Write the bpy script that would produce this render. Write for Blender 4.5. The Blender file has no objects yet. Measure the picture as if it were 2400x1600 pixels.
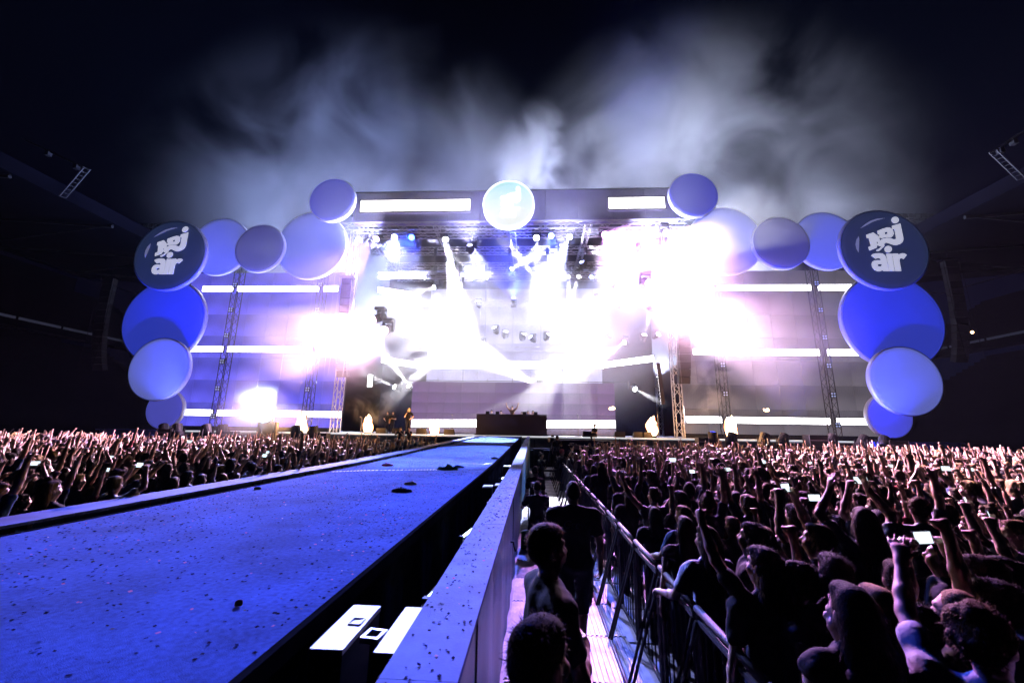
import bpy, math, random
import numpy as np
from mathutils import Vector, Matrix
rnd = random.Random(7)
R_ = math.radians
scene = bpy.context.scene
col = scene.collection

# ------------------------------------------------------------------ camera
F_PX, W_PX = 960.0, 2400.0
CAM = np.array([0.0, 0.0, 2.55])
YAW, PITCH, ROLL = R_(3.046), R_(12.237), R_(0.9)
def cam_basis():
    f = np.array([-math.sin(YAW) * math.cos(PITCH), math.cos(YAW) * math.cos(PITCH), math.sin(PITCH)])
    r0 = np.array([math.cos(YAW), math.sin(YAW), 0.0]); u0 = np.cross(r0, f)
    return r0 * math.cos(ROLL) + u0 * math.sin(ROLL), u0 * math.cos(ROLL) - r0 * math.sin(ROLL), f
CR, CU, CF = cam_basis()
def ray(x, y):
    k = W_PX / 2352.0
    return CF + CR * (x * k - 1200) / F_PX - CU * (y * k - 800) / F_PX
def at(x, y, Y):                       # picture point -> place on the upright plane at distance Y
    d = ray(x, y); return Vector(CAM + d * (Y / d[1]))
def atz(x, y, z):                      # picture point -> place at height z
    d = ray(x, y); return Vector(CAM + d * ((z - CAM[2]) / d[2]))
def project(P):
    d = np.array(P) - CAM; z = d @ CF
    if z < .05: return None
    k = 2352.0 / W_PX
    return ((1200 + F_PX * (d @ CR) / z) * k, (800 - F_PX * (d @ CU) / z) * k, z)
cd = bpy.data.cameras.new('camera'); cam = bpy.data.objects.new('camera', cd); col.objects.link(cam)
m = Matrix.Identity(4)
for i in range(3):
    m[i][0], m[i][1], m[i][2], m[i][3] = CR[i], CU[i], -CF[i], CAM[i]
cam.matrix_world = m
cd.sensor_width = 36; cd.lens = 36 * F_PX / W_PX; cd.clip_start = .05; cd.clip_end = 2000
cd.dof.use_dof = True; cd.dof.focus_distance = 24; cd.dof.aperture_fstop = 2.2
scene.camera = cam

# ------------------------------------------------------------------ night sky, exposure, renderer
world = bpy.data.worlds.new('World'); scene.world = world; world.use_nodes = True
wn = world.node_tree.nodes; wl = world.node_tree.links
sky = wn.new('ShaderNodeTexSky'); sky.sky_type = 'NISHITA'; sky.sun_disc = False
sky.sun_elevation = R_(-4.0); sky.sun_rotation = R_(20); sky.altitude = 300; sky.ozone_density = 6.0; sky.air_density = 1.0; sky.dust_density = .2
wl.new(sky.outputs[0], wn['Background'].inputs[0]); wn['Background'].inputs[1].default_value = 0.09
scene.view_settings.view_transform = 'Standard'; scene.view_settings.look = 'None'
scene.view_settings.exposure = 0.0; scene.view_settings.gamma = 1.0; scene.view_settings.use_curve_mapping = False
scene.render.engine = 'CYCLES'
cy = scene.cycles
cy.use_denoising = True; cy.denoiser = 'OPENIMAGEDENOISE'
cy.max_bounces = 4; cy.diffuse_bounces = 0; cy.glossy_bounces = 2; cy.transmission_bounces = 2; cy.volume_bounces = 0
cy.transparent_max_bounces = 8
cy.volume_step_rate = 2.0; cy.volume_max_steps = 64
cy.sample_clamp_indirect = 6; cy.sample_clamp_direct = 0
cy.caustics_reflective = False; cy.caustics_refractive = False
cy.use_light_tree = True
cy.use_adaptive_sampling = True; cy.adaptive_threshold = .03; cy.adaptive_min_samples = 24

# ------------------------------------------------------------------ helpers
def tag(o, label=None, cat=None, group=None, kind=None):
    if label: o['label'] = label
    if cat: o['category'] = cat
    if group: o['group'] = group
    if kind: o['kind'] = kind
    return o
def empty(name, loc=(0, 0, 0), rz=0.0, label=None, cat=None, group=None):
    o = bpy.data.objects.new(name, None); col.objects.link(o)
    o.location = loc; o.rotation_euler = (0, 0, rz); o.empty_display_size = .2
    return tag(o, label, cat, group)
def link(name, me, parent=None, loc=None):
    o = bpy.data.objects.new(name, me); col.objects.link(o)
    if parent is not None: o.parent = parent
    if loc is not None: o.location = loc
    return o
def mat(name, c, rough=.6, metal=0.0, vary=.15, scale=6.0, bump=0.0, bscale=40.0, spec=.5, coat=0.0, emit=None, estr=0.0, objcol=False, instcol=False, detail=4):
    m = bpy.data.materials.new(name); m.use_nodes = True
    nt = m.node_tree; b = nt.nodes['Principled BSDF']
    b.inputs['Roughness'].default_value = rough; b.inputs['Metallic'].default_value = metal
    b.inputs['Specular IOR Level'].default_value = spec; b.inputs['Coat Weight'].default_value = coat
    tc = nt.nodes.new('ShaderNodeTexCoord')
    no = nt.nodes.new('ShaderNodeTexNoise'); no.inputs['Scale'].default_value = scale; no.inputs['Detail'].default_value = detail
    nt.links.new(tc.outputs['Object'], no.inputs['Vector'])
    mr = nt.nodes.new('ShaderNodeMapRange'); mr.inputs['To Min'].default_value = 1 - vary; mr.inputs['To Max'].default_value = 1 + vary
    mr.inputs['From Min'].default_value = .3; mr.inputs['From Max'].default_value = .7
    nt.links.new(no.outputs['Fac'], mr.inputs['Value'])
    mx = nt.nodes.new('ShaderNodeMix'); mx.data_type = 'RGBA'; mx.blend_type = 'MULTIPLY'; mx.inputs[0].default_value = 1
    mx.inputs[6].default_value = (*c, 1)
    if objcol:
        oi = nt.nodes.new('ShaderNodeObjectInfo'); nt.links.new(oi.outputs['Color'], mx.inputs[6])
    if instcol:
        a = nt.nodes.new('ShaderNodeAttribute'); a.attribute_type = 'INSTANCER'; a.attribute_name = instcol
        nt.links.new(a.outputs['Color'], mx.inputs[6])
    nt.links.new(mr.outputs[0], mx.inputs[7])
    nt.links.new(mx.outputs[2], b.inputs['Base Color'])
    if bump:
        n2 = nt.nodes.new('ShaderNodeTexNoise'); n2.inputs['Scale'].default_value = bscale; n2.inputs['Detail'].default_value = 3
        nt.links.new(tc.outputs['Object'], n2.inputs['Vector'])
        bp = nt.nodes.new('ShaderNodeBump'); bp.inputs['Strength'].default_value = bump; bp.inputs['Distance'].default_value = .02
        nt.links.new(n2.outputs['Fac'], bp.inputs['Height']); nt.links.new(bp.outputs[0], b.inputs['Normal'])
    if emit:
        b.inputs['Emission Color'].default_value = (*emit, 1); b.inputs['Emission Strength'].default_value = estr
    return m
def glow(name, c, s, sample=True):
    m = bpy.data.materials.new(name); m.use_nodes = True; nt = m.node_tree
    b = nt.nodes['Principled BSDF']; b.inputs['Base Color'].default_value = (.8, .8, .8, 1); b.inputs['Roughness'].default_value = .4
    b.inputs['Emission Color'].default_value = (*c, 1); b.inputs['Emission Strength'].default_value = s
    if not sample: m.cycles.emission_sampling = 'NONE'
    return m
def frame(d, up=(0, 0, 1)):
    d = Vector(d).normalized(); u = Vector(up)
    if abs(d.dot(u)) > .98: u = Vector((0, 1, 0))
    s = d.cross(u).normalized(); u = s.cross(d)
    return s, d, u
class MB:
    def __init__(s): s.v = []; s.f = []; s.mi = []; s.cur = 0
    def add(s, vs, fs):
        n = len(s.v); s.v += [tuple(p) for p in vs]; s.f += [tuple(i + n for i in f) for f in fs]; s.mi += [s.cur] * len(fs); return s
    def box(s, c, d, M=None):
        c = Vector(c); h = [x / 2 for x in d]; vs = []
        for z in (-1, 1):
            for y in (-1, 1):
                for x in (-1, 1):
                    p = Vector((x * h[0], y * h[1], z * h[2])); p = (M @ p if M else p) + c; vs.append(p)
        return s.add(vs, [(0, 2, 3, 1), (4, 5, 7, 6), (0, 1, 5, 4), (2, 6, 7, 3), (0, 4, 6, 2), (1, 3, 7, 5)])
    def cyl(s, a, b, r, r2=None, n=8, cap=True):
        a, b = Vector(a), Vector(b); r2 = r if r2 is None else r2
        if (b - a).length < 1e-6: return s
        x, d, u = frame(b - a); vs = []
        for p, q in ((a, r), (b, r2)):
            for i in range(n):
                t = 2 * math.pi * i / n; vs.append(p + x * (q * math.cos(t)) + u * (q * math.sin(t)))
        fs = [(i, (i + 1) % n, n + (i + 1) % n, n + i) for i in range(n)]
        if cap: fs += [tuple(range(n))[::-1], tuple(range(n, 2 * n))]
        return s.add(vs, fs)
    def tube(s, pts, r, n=6):
        for a, b in zip(pts[:-1], pts[1:]): s.cyl(a, b, r, n=n)
        return s
    def prism(s, poly, a, b):           # polygon (x, z) extruded along y from a to b
        n = len(poly); vs = [(x, a, z) for x, z in poly] + [(x, b, z) for x, z in poly]
        return s.add(vs, [(i, (i + 1) % n, n + (i + 1) % n, n + i) for i in range(n)] + [tuple(range(n))[::-1], tuple(range(n, 2 * n))])
    def sphere(s, c, r, n=10, k=6):
        c = Vector(c); rr = (r, r, r) if not hasattr(r, '__len__') else r; vs = []
        for j in range(k + 1):
            t = math.pi * j / k
            for i in range(n):
                q = 2 * math.pi * i / n; vs.append(c + Vector((rr[0] * math.sin(t) * math.cos(q), rr[1] * math.sin(t) * math.sin(q), rr[2] * math.cos(t))))
        return s.add(vs, [(j * n + i, (j + 1) * n + i, (j + 1) * n + (i + 1) % n, j * n + (i + 1) % n) for j in range(k) for i in range(n)])
    def mesh(s, name, m, smooth=False):
        me = bpy.data.meshes.new(name); me.from_pydata(s.v, [], s.f)
        for x in (m if isinstance(m, (list, tuple)) else [m]): me.materials.append(x)
        if any(s.mi): me.polygons.foreach_set('material_index', s.mi)
        if smooth: me.polygons.foreach_set('use_smooth', [True] * len(s.f))
        me.update(); return me
    def build(s, name, m, parent=None, smooth=False, loc=None):
        return link(name, s.mesh(name, m, smooth), parent, loc)
def copy_tree(o, parent=None):
    c = o.copy(); col.objects.link(c)
    if parent is not None:
        c.parent = parent; c.matrix_parent_inverse = o.matrix_parent_inverse
    for ch in list(o.children): copy_tree(ch, c)
    return c
ORD = ['first', 'second', 'third', 'fourth', 'fifth', 'sixth', 'seventh', 'eighth', 'ninth', 'tenth', 'eleventh', 'twelfth', 'thirteenth', 'fourteenth', 'fifteenth', 'sixteenth', 'seventeenth', 'eighteenth', 'nineteenth', 'twentieth', 'twenty-first', 'twenty-second', 'twenty-third', 'twenty-fourth', 'twenty-fifth', 'twenty-sixth', 'twenty-seventh', 'twenty-eighth', 'twenty-ninth', 'thirtieth', 'thirty-first', 'thirty-second', 'thirty-third', 'thirty-fourth', 'thirty-fifth', 'thirty-sixth', 'thirty-seventh', 'thirty-eighth', 'thirty-ninth', 'fortieth', 'forty-first', 'forty-second', 'forty-third', 'forty-fourth', 'forty-fifth', 'forty-sixth', 'forty-seventh', 'forty-eighth']

M = {}
M['ground'] = mat('arena floor cover', (.05, .05, .055), .8, vary=.3, scale=2, bump=.3)
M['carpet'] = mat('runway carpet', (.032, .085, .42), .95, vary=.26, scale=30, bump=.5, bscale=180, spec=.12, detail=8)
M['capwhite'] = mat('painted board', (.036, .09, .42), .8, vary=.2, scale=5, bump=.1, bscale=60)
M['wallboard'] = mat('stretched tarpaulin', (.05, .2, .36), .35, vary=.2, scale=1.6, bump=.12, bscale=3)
M['black'] = mat('black drape', (.006, .006, .01), .85, vary=.3, scale=8, bump=.2, spec=0.0)
M['blackmetal'] = mat('black powder coat', (.012, .012, .015), .6, vary=.2, scale=20, spec=.25)
M['alu'] = mat('worn aluminium', (.22, .22, .25), .42, .6, vary=.22, scale=18, bump=.15, bscale=90)
M['aluplate'] = mat('ribbed aluminium plank', (.32, .32, .34), .55, .2, vary=.25, scale=5, bump=.15, bscale=70)
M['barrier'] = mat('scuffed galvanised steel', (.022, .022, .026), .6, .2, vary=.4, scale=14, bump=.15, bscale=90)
M['truss'] = mat('truss aluminium', (.5, .5, .55), .4, .6, vary=.15)
M['trim'] = mat('matt black trim', (.008, .008, .011), 1.0, vary=.2, scale=8, spec=0.0)
M['whitecase'] = mat('white case lid', (.9, .84, .74), .5, vary=.06, scale=4)
M['fascia'] = mat('stage front panel', (.66, .72, .76), .55, vary=.08, scale=2)
M['skirtblue'] = mat('blue tinted board', (.06, .12, .7), .5, vary=.06, scale=2)  # blue of the lamp light put into the board colour
M['deck'] = mat('stage deck', (.35, .36, .4), .5, vary=.15, scale=3)
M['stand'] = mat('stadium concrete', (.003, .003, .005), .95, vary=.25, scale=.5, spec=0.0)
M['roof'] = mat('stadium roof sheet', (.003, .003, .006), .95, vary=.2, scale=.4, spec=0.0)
M['skinA'] = mat('light skin', (.62, .40, .30), .45, vary=.08, scale=9)
M['skinB'] = mat('tanned skin', (.48, .29, .20), .45, vary=.08, scale=9)
M['skinC'] = mat('brown skin', (.26, .15, .10), .45, vary=.08, scale=9)
M['cloth'] = mat('cotton cloth', (.1, .1, .1), .85, vary=.2, scale=12, bump=.35, bscale=18, spec=.2, objcol=True)
M['hair'] = mat('hair', (.05, .03, .02), .62, vary=.6, scale=1, bump=.5, bscale=1, spec=.05, objcol=True, detail=5)
def strands(m):
    nt = m.node_tree; tc = [n for n in nt.nodes if n.type == 'TEX_COORD'][0]; mp = nt.nodes.new('ShaderNodeMapping'); mp.inputs['Scale'].default_value = (150, 150, 16)
    nt.links.new(tc.outputs['Object'], mp.inputs[0])
    for n in nt.nodes:
        if n.type == 'TEX_NOISE': nt.links.new(mp.outputs[0], n.inputs['Vector']); n.inputs['Distortion'].default_value = .8
strands(M['hair'])

# ------------------------------------------------------------------ ground, stadium
g = MB(); g.box((0, 22, -.27), (172, 160, .5)); tag(g.build('ground', M['ground']), kind='structure')
CX = -2.0                                    # middle of the stage and of the stadium
def stand(side):
    sx = -1 if side == 'left' else 1
    t = empty('stadium_stand', (CX + sx * 46, 25, 0), 0, f'dark roofed stadium stand along the {side} edge', 'stand', 'stadium stands')
    y0, y1 = -50, 66
    st = MB()                                # seating terraces as real steps
    for i in range(26):
        x0 = 1 + i * 1.0; st.box((sx * (x0 + .5), (y0 + y1) / 2 - 25, (1.2 + i * .55) / 2), (1.0, y1 - y0, 1.2 + i * .55))
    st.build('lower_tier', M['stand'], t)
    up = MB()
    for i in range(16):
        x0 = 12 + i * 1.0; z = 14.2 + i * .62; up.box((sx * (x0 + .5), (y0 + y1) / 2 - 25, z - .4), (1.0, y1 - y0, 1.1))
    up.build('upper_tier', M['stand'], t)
    b = MB(); b.box((sx * 11.4, (y0 + y1) / 2 - 25, 14.0), (.3, y1 - y0, 1.4)); b.build('balcony_front', M['roof'], t)
    rb = MB()
    for i in range(20): rb.box((sx * 11.2, 25 - 25 - 40 + i * 4.6, 14.3), (.06, 4.3, .28))
    rb.build('ribbon_board', mat('dim ribbon board', (.1, .1, .12), .4, emit=(.35, .4, .7), estr=.05), t)
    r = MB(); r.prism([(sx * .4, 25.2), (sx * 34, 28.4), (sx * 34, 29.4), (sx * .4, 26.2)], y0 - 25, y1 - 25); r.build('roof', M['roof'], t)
    fz = MB(); fz.box((sx * .2, (y0 + y1) / 2 - 25, 25.7), (.35, y1 - y0, 1.4)); fz.build('roof_fascia', M['roof'], t)
    for i in range(12):
        rr = MB(); yy = y0 - 25 + 5 + i * 9.6
        rr.tube([(sx * 1, yy, 25.0), (sx * 30, yy, 27.3)], .16); rr.tube([(sx * 1, yy, 25.2), (sx * 16, yy, 23.2), (sx * 30, yy, 27.3)], .1)
        rr.build('rafter', M['blackmetal'], t)
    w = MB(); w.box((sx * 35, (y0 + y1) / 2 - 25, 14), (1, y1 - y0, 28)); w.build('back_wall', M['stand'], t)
    return t
stand('left'); stand('right')
def flood(px, py, Y, w, label):
    c = at(px, py, Y)
    t = empty('floodlight_rack', c, 0, label, 'floodlight')
    fr = MB()
    for z in (-.45, .35): fr.cyl((-w / 2, 0, z), (w / 2, 0, z), .07)
    for x in (-w / 2, -w / 4, 0, w / 4, w / 2): fr.cyl((x, 0, -.45), (x, 0, .35), .05)
    for x in (-w / 2 + .5, w / 2 - .5): fr.cyl((x, 0, -.45), (x + .4, 0, -2.2), .07); fr.cyl((x, 0, -.45), (x - .25, .2, -2.2), .07)
    fr.build('frame', M['blackmetal'], t)
    for i in range(7):
        h = MB(); x = -w / 2 + (i + .5) * w / 7; h.box((x, -.15, .0), (w / 7 * .8, .3, .55)); h.build('lamp_housing', M['blackmetal'], t)
flood(340, 520, 48, 4.6, 'unlit floodlight rack on the roof edge above the left lettered disc')
flood(2103, 498, 48, 5.2, 'unlit floodlight rack on the roof edge above the right lettered disc')
def hung_frame(pts, Y, label):
    P = [at(x, y, Y) for x, y in pts]; t = empty('lighting_gantry', P[0], 0, label, 'gantry'); o = P[0]
    b = MB()
    for a, c in zip(P[:-1], P[1:]):
        b.cyl(a - o, c - o, .07, n=6); b.cyl(a - o + Vector((0, .5, .12)), c - o + Vector((0, .5, .12)), .06, n=6)
        for k in range(9):
            q = a.lerp(c, k / 8) - o; b.cyl(q, q + Vector((0, .5, .12)), .035, n=5)
    b.build('rails', M['blackmetal'], t)
    for k in (.45, .9):
        q = P[0].lerp(P[1], k) - o; l = MB(); l.box((q.x, q.y, q.z - .25), (.35, .35, .4)); l.build('fitting', M['blackmetal'], t)
hung_frame([(50, 318), (192, 385), (136, 450)], 30, 'dark open gantry frame under the left stadium roof edge')
hung_frame([(2356, 300), (2290, 345), (2356, 408)], 30, 'dark open gantry frame under the right stadium roof edge')
c = at(2233, 763, 46); t = empty('stand_lamp', c, 0, 'small warm lamp shining in the dark right stand', 'lamp')
b = MB(); b.sphere((0, 0, 0), .13, 8, 5); b.build('bulb', glow('warm lamp', (1, .55, .2), 30, False), t)
b = MB(); b.cyl((0, .05, .1), (0, .05, 1.4), .03); b.box((0, .08, .16), (.3, .1, .1)); b.build('bracket', M['blackmetal'], t)

# ------------------------------------------------------------------ runway, parapets, pit
def prof(Y):                                  # height and narrowing of the runway towards the stage
    t = min(max((Y - 11.) / 18., 0), 1); t = t * t * (3 - 2 * t)
    return 1.5 + .64 * t, 1 - .36 * t
YS = [-2, 0, 1, 2, 3, 4, 5, 6, 7, 8, 9, 10, 11, 12, 13, 14, 15, 16, 17, 18, 19, 20, 21, 22, 23, 24, 25, 26, 27, 28, 29, 30]
def strip(x0, x1, dz, th, ys=YS):             # a slab following the runway between two edges
    b = MB(); rows = []
    for y in ys:
        z, s = prof(y); n = len(b.v)
        b.v += [(x0 * s, y, z + dz), (x1 * s, y, z + dz), (x1 * s, y, z + dz - th), (x0 * s, y, z + dz - th)]; rows.append(n)
    for a, c in zip(rows[:-1], rows[1:]):
        for i in range(4): b.f.append((a + i, a + (i + 1) % 4, c + (i + 1) % 4, c + i)[::-1]); b.mi.append(0)
    b.f.append((rows[0], rows[0] + 1, rows[0] + 2, rows[0] + 3)); b.f.append((rows[-1] + 3, rows[-1] + 2, rows[-1] + 1, rows[-1])); b.mi += [0, 0]
    return b
def drape(x, z1, seed, amp=.05, n=420, inward=0):
    q = random.Random(seed); ph = [q.uniform(0, 6.28) for _ in range(4)]; b = MB(); K = 7
    for i in range(n + 1):
        y = -2 + 31.8 * i / n; z, s = prof(y)
        for k in range(K):
            t = k / (K - 1)
            w = amp * (.2 + .8 * t) * (math.sin(y * 5.1 + ph[0] + .6 * math.sin(y * 1.3)) + .6 * math.sin(y * 11.3 + ph[1]) + .5 * math.sin(y * 2.2 + ph[2] + t * 2))
            b.v.append((x * s + w + inward * t, y, (z - .03) * (1 - t) + z1 * t))
    for i in range(n):
        for k in range(K - 1):
            a = i * K + k; b.f.append((a, a + 1, a + K + 1, a + K)); b.mi.append(0)
    return b
DL, DR = -4.98, -1.27                         # deck edges
t = empty('runway', (0, 0, 0), 0, 'long blue-lit carpeted runway running from the foreground to the stage', 'runway')
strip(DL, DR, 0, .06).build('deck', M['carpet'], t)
for x0, x1 in ((DL - .05, DL - .004), (DR + .004, DR + .05)):
    strip(x0, x1, .006, .10).build('edge_trim', M['trim'], t)
drape(DR + .02, .02, 3, .05).build('skirt', M['black'], t, True)
drape(DL - .06, .02, 5, .04).build('skirt', M['black'], t, True)
fr = MB()
for y in range(-2, 30, 2):
    z, s = prof(y)
    for x in (DL + .3, -3.1, DR - .3): fr.cyl((x * s, y + .5, 0), (x * s, y + .5, z - .06), .03)
    fr.cyl(((DL + .3) * s, y + .5, z - .12), ((DR - .3) * s, y + .5, z - .12), .03)
fr.build('frame_legs', M['alu'], t)

def parapet(xo, xi, label, sgn):              # boarded wall: outer side xo faces the people
    t = empty('parapet', (0, 0, 0), 0, label, 'parapet', 'parapets beside the runway')
    ys = YS
    segs = [ys[i:i + 4] for i in range(0, len(ys) - 1, 3)]
    for sgm in segs:
        y2 = sgm[-1] - .004; s2 = sgm[:-1] + [y2]
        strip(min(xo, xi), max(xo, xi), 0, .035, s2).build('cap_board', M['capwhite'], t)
    y = -2.0; k = 0
    while y < 29.8:                           # upright boards / stretched panels
        y2 = min(y + 1.22, 29.8); b = MB(); n = 12
        for i in range(n + 1):
            yy = y + .006 + (y2 - y - .012) * i / n; z, s = prof(yy)
            for j in range(5):
                tt = j / 4; bulge = .012 * math.sin(math.pi * i / n) + .008 * math.sin(yy * 9 + j) * (.3 + tt) + .01 * math.sin(yy * 3.1 + k)
                b.v.append((xo * s + sgn * (bulge - .03), yy, (z - .04) * (1 - tt) + .015 * tt))
        for i in range(n):
            for j in range(4):
                a = i * 5 + j; b.f.append((a, a + 1, a + 6, a + 5)); b.mi.append(0)
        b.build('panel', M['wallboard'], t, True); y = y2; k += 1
    for y in range(-2, 30, 2):
        fb = MB(); z, s = prof(y); xm = (xo + xi) / 2
        fb.cyl((xm * s, y + .6, 0), (xm * s, y + .6, z - .036), .025); fb.box((xm * s, y + .6, z - .07), (abs(xo - xi) * .75 * s, .05, .06)); fb.build('stud', M['blackmetal'], t)
    return t
pr = parapet(-.315, -.66, 'pale boarded parapet wall between the runway gap and the security pit', 1)
drape(-.66, .02, 9, .012).build('lining', M['black'], pr, True)
pl = parapet(-6.02, -5.5, 'pale boarded parapet along the far left side of the runway', -1)
hk = MB(); hk.tube([(-.31, 6.3, 1.0), (-.27, 6.3, 1.0), (-.26, 6.32, .93), (-.24, 6.34, .87)], .012); hk.build('cable_hook', M['blackmetal'], pr)
# gap fittings: two white-lidded cases, latch frame, light tubes, clamps
def case(x0, x1, y0, y1, z, label):
    t = empty('equipment_case', ((x0 + x1) / 2, (y0 + y1) / 2, 0), 0, label, 'case', 'white-lidded cases in the runway gap')
    w, l = x1 - x0, y1 - y0
    b = MB(); b.box((0, 0, (z - .03) / 2), (w * .97, l * .98, z - .03)); b.build('body', M['blackmetal'], t)
    b = MB(); b.box((0, 0, z - .013), (w, l, .026)); b.build('lid', M['whitecase'], t)
    for sx in (-1, 1):
        b = MB(); b.cyl((sx * w * .36, -l / 2 - .012, z - .09), (sx * w * .36, -l / 2 + .01, z - .09), .012); b.build('corner_bolt', M['alu'], t)
    return t
ca = case(-1.165, -.985, 2.38, 2.93, 1.42, 'white-lidded case in the gap, nearer the runway skirt')
b = MB()
for dx, dy, w, l in ((-.034, 0, .008, .08), (.034, 0, .008, .08), (0, -.04, .068, .008), (0, .04, .068, .008)): b.box((.03 + dx, .04 + dy, 1.424), (w, l, .008))
b.build('handle_recess', mat('grey latch plate', (.5, .48, .45), .5), ca)
case(-.82, -.68, 2.37, 2.93, 1.42, 'white-lidded case in the gap, against the parapet')
t = empty('latch_frame', (-.895, 2.58, 1.40), R_(-8), 'small square metal bracket between the two white-lidded cases', 'bracket')
b = MB()
for dx, dy, w, l in ((-.045, 0, .02, .12), (.045, 0, .02, .12), (0, -.05, .07, .02), (0, .05, .07, .02)): b.box((dx, dy, 0), (w, l, .03))
b.build('frame', M['alu'], t); b = MB(); b.cyl((0, 0, -1.40), (0, 0, -.02), .02); b.build('post', M['blackmetal'], t)
tubem = glow('cool tube light', (.6, .8, 1), 6)
for k, (x, y, z, l) in enumerate(((-.86, 4.15, 1.12, .55), (-.87, 6.2, 1.16, .8), (-.8, 11.5, 1.3, .5))):
    t = empty('light_tube', (x, y, z), R_(-9), ['lit tube light lying in the runway gap, nearest the camera', 'lit tube light lying in the runway gap, the middle one', 'lit tube light lying in the runway gap, farthest away'][k], 'tube light', 'tube lights in the runway gap')
    b = MB(); b.cyl((0, -l / 2, 0), (0, l / 2, 0), .017, n=10); b.build('tube', tubem, t)
    b = MB(); b.box((0, -l / 2 - .03, 0), (.05, .06, .05)); b.box((0, l / 2 + .03, 0), (.05, .06, .05)); b.cyl((0, -l / 2, 0), (0, -l / 2, -z + .02), .012); b.cyl((0, l / 2, 0), (0, l / 2, -z + .02), .012); b.build('holder', M['blackmetal'], t)
for k, (y, x0, x1) in enumerate(((9.6, -1.1, -.9), (9.9, -.86, -.68), (14.3, -1.0, -.75))):
    z, s = prof(y); t = empty('junction_box', ((x0 + x1) / 2 * s, y, 0), 0, 'junction box with pale lid in the runway gap, ' + ['by the skirt', 'by the parapet', 'farthest towards the stage'][k], 'box', 'boxes in the runway gap')
    b = MB(); b.box((0, 0, (z - .2) / 2), (x1 - x0, .3, z - .2)); b.build('body', M['blackmetal'], t)
    b = MB(); b.box((0, 0, z - .18), (x1 - x0 + .01, .31, .03)); b.build('lid', M['whitecase'], t)
t = empty('cable_bundle', (0, 0, 0), 0, 'tangle of dark cables lying in the gap beside the parapet', 'cables')
for k in range(7):
    q = random.Random(k); b = MB(); pts = [(-.82 + .1 * math.sin(i * .9 + k) + q.uniform(-.03, .03), 2.9 + i * .5, 1.0 + .12 * math.sin(i * .7 + k * 2)) for i in range(34)]
    pts = [(x * prof(y)[1], y, z) for x, y, z in pts]; b.tube(pts, .012, 5); b.build('cable', M['blackmetal'], t)

# pit floor of ribbed planks
pf = MB(); pf.box((.5, 13, -.016), (1.7, 30, .02)); pit = tag(pf.build('pit_floor', M['aluplate']), kind='structure')
def plate(cross):
    b = MB(); w, l = 1.5, .985; b.box((0, 0, .01), (w, l, .02))
    if cross:
        for i in range(16): b.box((0, -l / 2 + (i + .5) * l / 16, .026), (w * .98, .028, .012))
    else:
        for i in range(26): b.box((-w / 2 + (i + .5) * w / 26, 0, .026), (.03, l * .98, .012))
    return b.mesh('floor_plate', M['aluplate'])
pm = [plate(False), plate(True)]
for i in range(28):
    link('floor_plate', pm[1 if i in (5, 9, 14, 15) else 0], pit, (.45, i - .6, 0))

# crowd barricade: leaning struts on the pit side, top rail on the crowd side
def barricade():
    t = empty('crowd_barrier', (0, 0, 0)); L = 1.0
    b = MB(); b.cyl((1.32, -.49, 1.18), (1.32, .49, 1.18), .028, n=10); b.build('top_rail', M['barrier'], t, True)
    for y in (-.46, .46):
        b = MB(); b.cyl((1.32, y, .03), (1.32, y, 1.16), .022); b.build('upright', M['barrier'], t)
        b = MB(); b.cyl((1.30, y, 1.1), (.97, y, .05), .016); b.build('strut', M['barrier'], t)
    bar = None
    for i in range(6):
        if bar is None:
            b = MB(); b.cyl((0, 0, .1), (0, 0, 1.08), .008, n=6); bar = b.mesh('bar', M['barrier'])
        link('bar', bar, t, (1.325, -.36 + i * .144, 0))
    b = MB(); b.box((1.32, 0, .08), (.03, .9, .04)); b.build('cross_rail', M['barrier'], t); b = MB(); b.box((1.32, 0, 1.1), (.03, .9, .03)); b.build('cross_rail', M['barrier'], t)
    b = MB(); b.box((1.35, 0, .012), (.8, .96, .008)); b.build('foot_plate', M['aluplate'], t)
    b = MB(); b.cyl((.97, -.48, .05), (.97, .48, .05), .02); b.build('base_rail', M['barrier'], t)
    return t
proto = barricade()
for i in range(24):
    o = proto if i == 0 else copy_tree(proto)
    o.location = (.0, 1.2 + i * 1.02, 0); o.rotation_euler.z = R_(rnd.uniform(-.8, .8))
    tag(o, f'aluminium crowd barrier section beside the pit, {ORD[i]} from the camera', 'barrier', 'crowd barriers along the pit')

# confetti and streamers
def confetti(name, n, box, label, parts):
    q = random.Random(4); b = MB()
    for i in range(n):
        while True:
            x = q.uniform(*box[0]); y = q.uniform(0, 1) ** .8 * (box[1][1] - box[1][0]) + box[1][0]
            d = .35 + .65 * (.5 + .5 * math.sin(x * 1.9 + y * .8) * math.sin(y * .55 + x * .7 + 1)); d *= .35 + .65 * min(1, max(0, (y - 1.5) / 2.5))
            if q.random() < d: break
        z, s = prof(y); r = q.uniform(.0045, .0115); a = q.uniform(0, 6.28); tl = q.uniform(-.5, .5); c_, s_ = math.cos(a), math.sin(a)
        lift = abs(r * tl) + .003; b.cur = q.choices(range(len(parts)), [p[1] for p in parts])[0]
        vs = [(x * s + r * (u * c_ - v * s_), y + r * (u * s_ + v * c_), z + lift + r * v * tl) for u, v in ((-1, -.7), (1, -.7), (1, .7), (-1, .7))]
        b.add(vs, [(0, 1, 2, 3)])
    o = b.build(name, [p[0] for p in parts]); tag(o, label, 'confetti', kind='stuff'); return o
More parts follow.
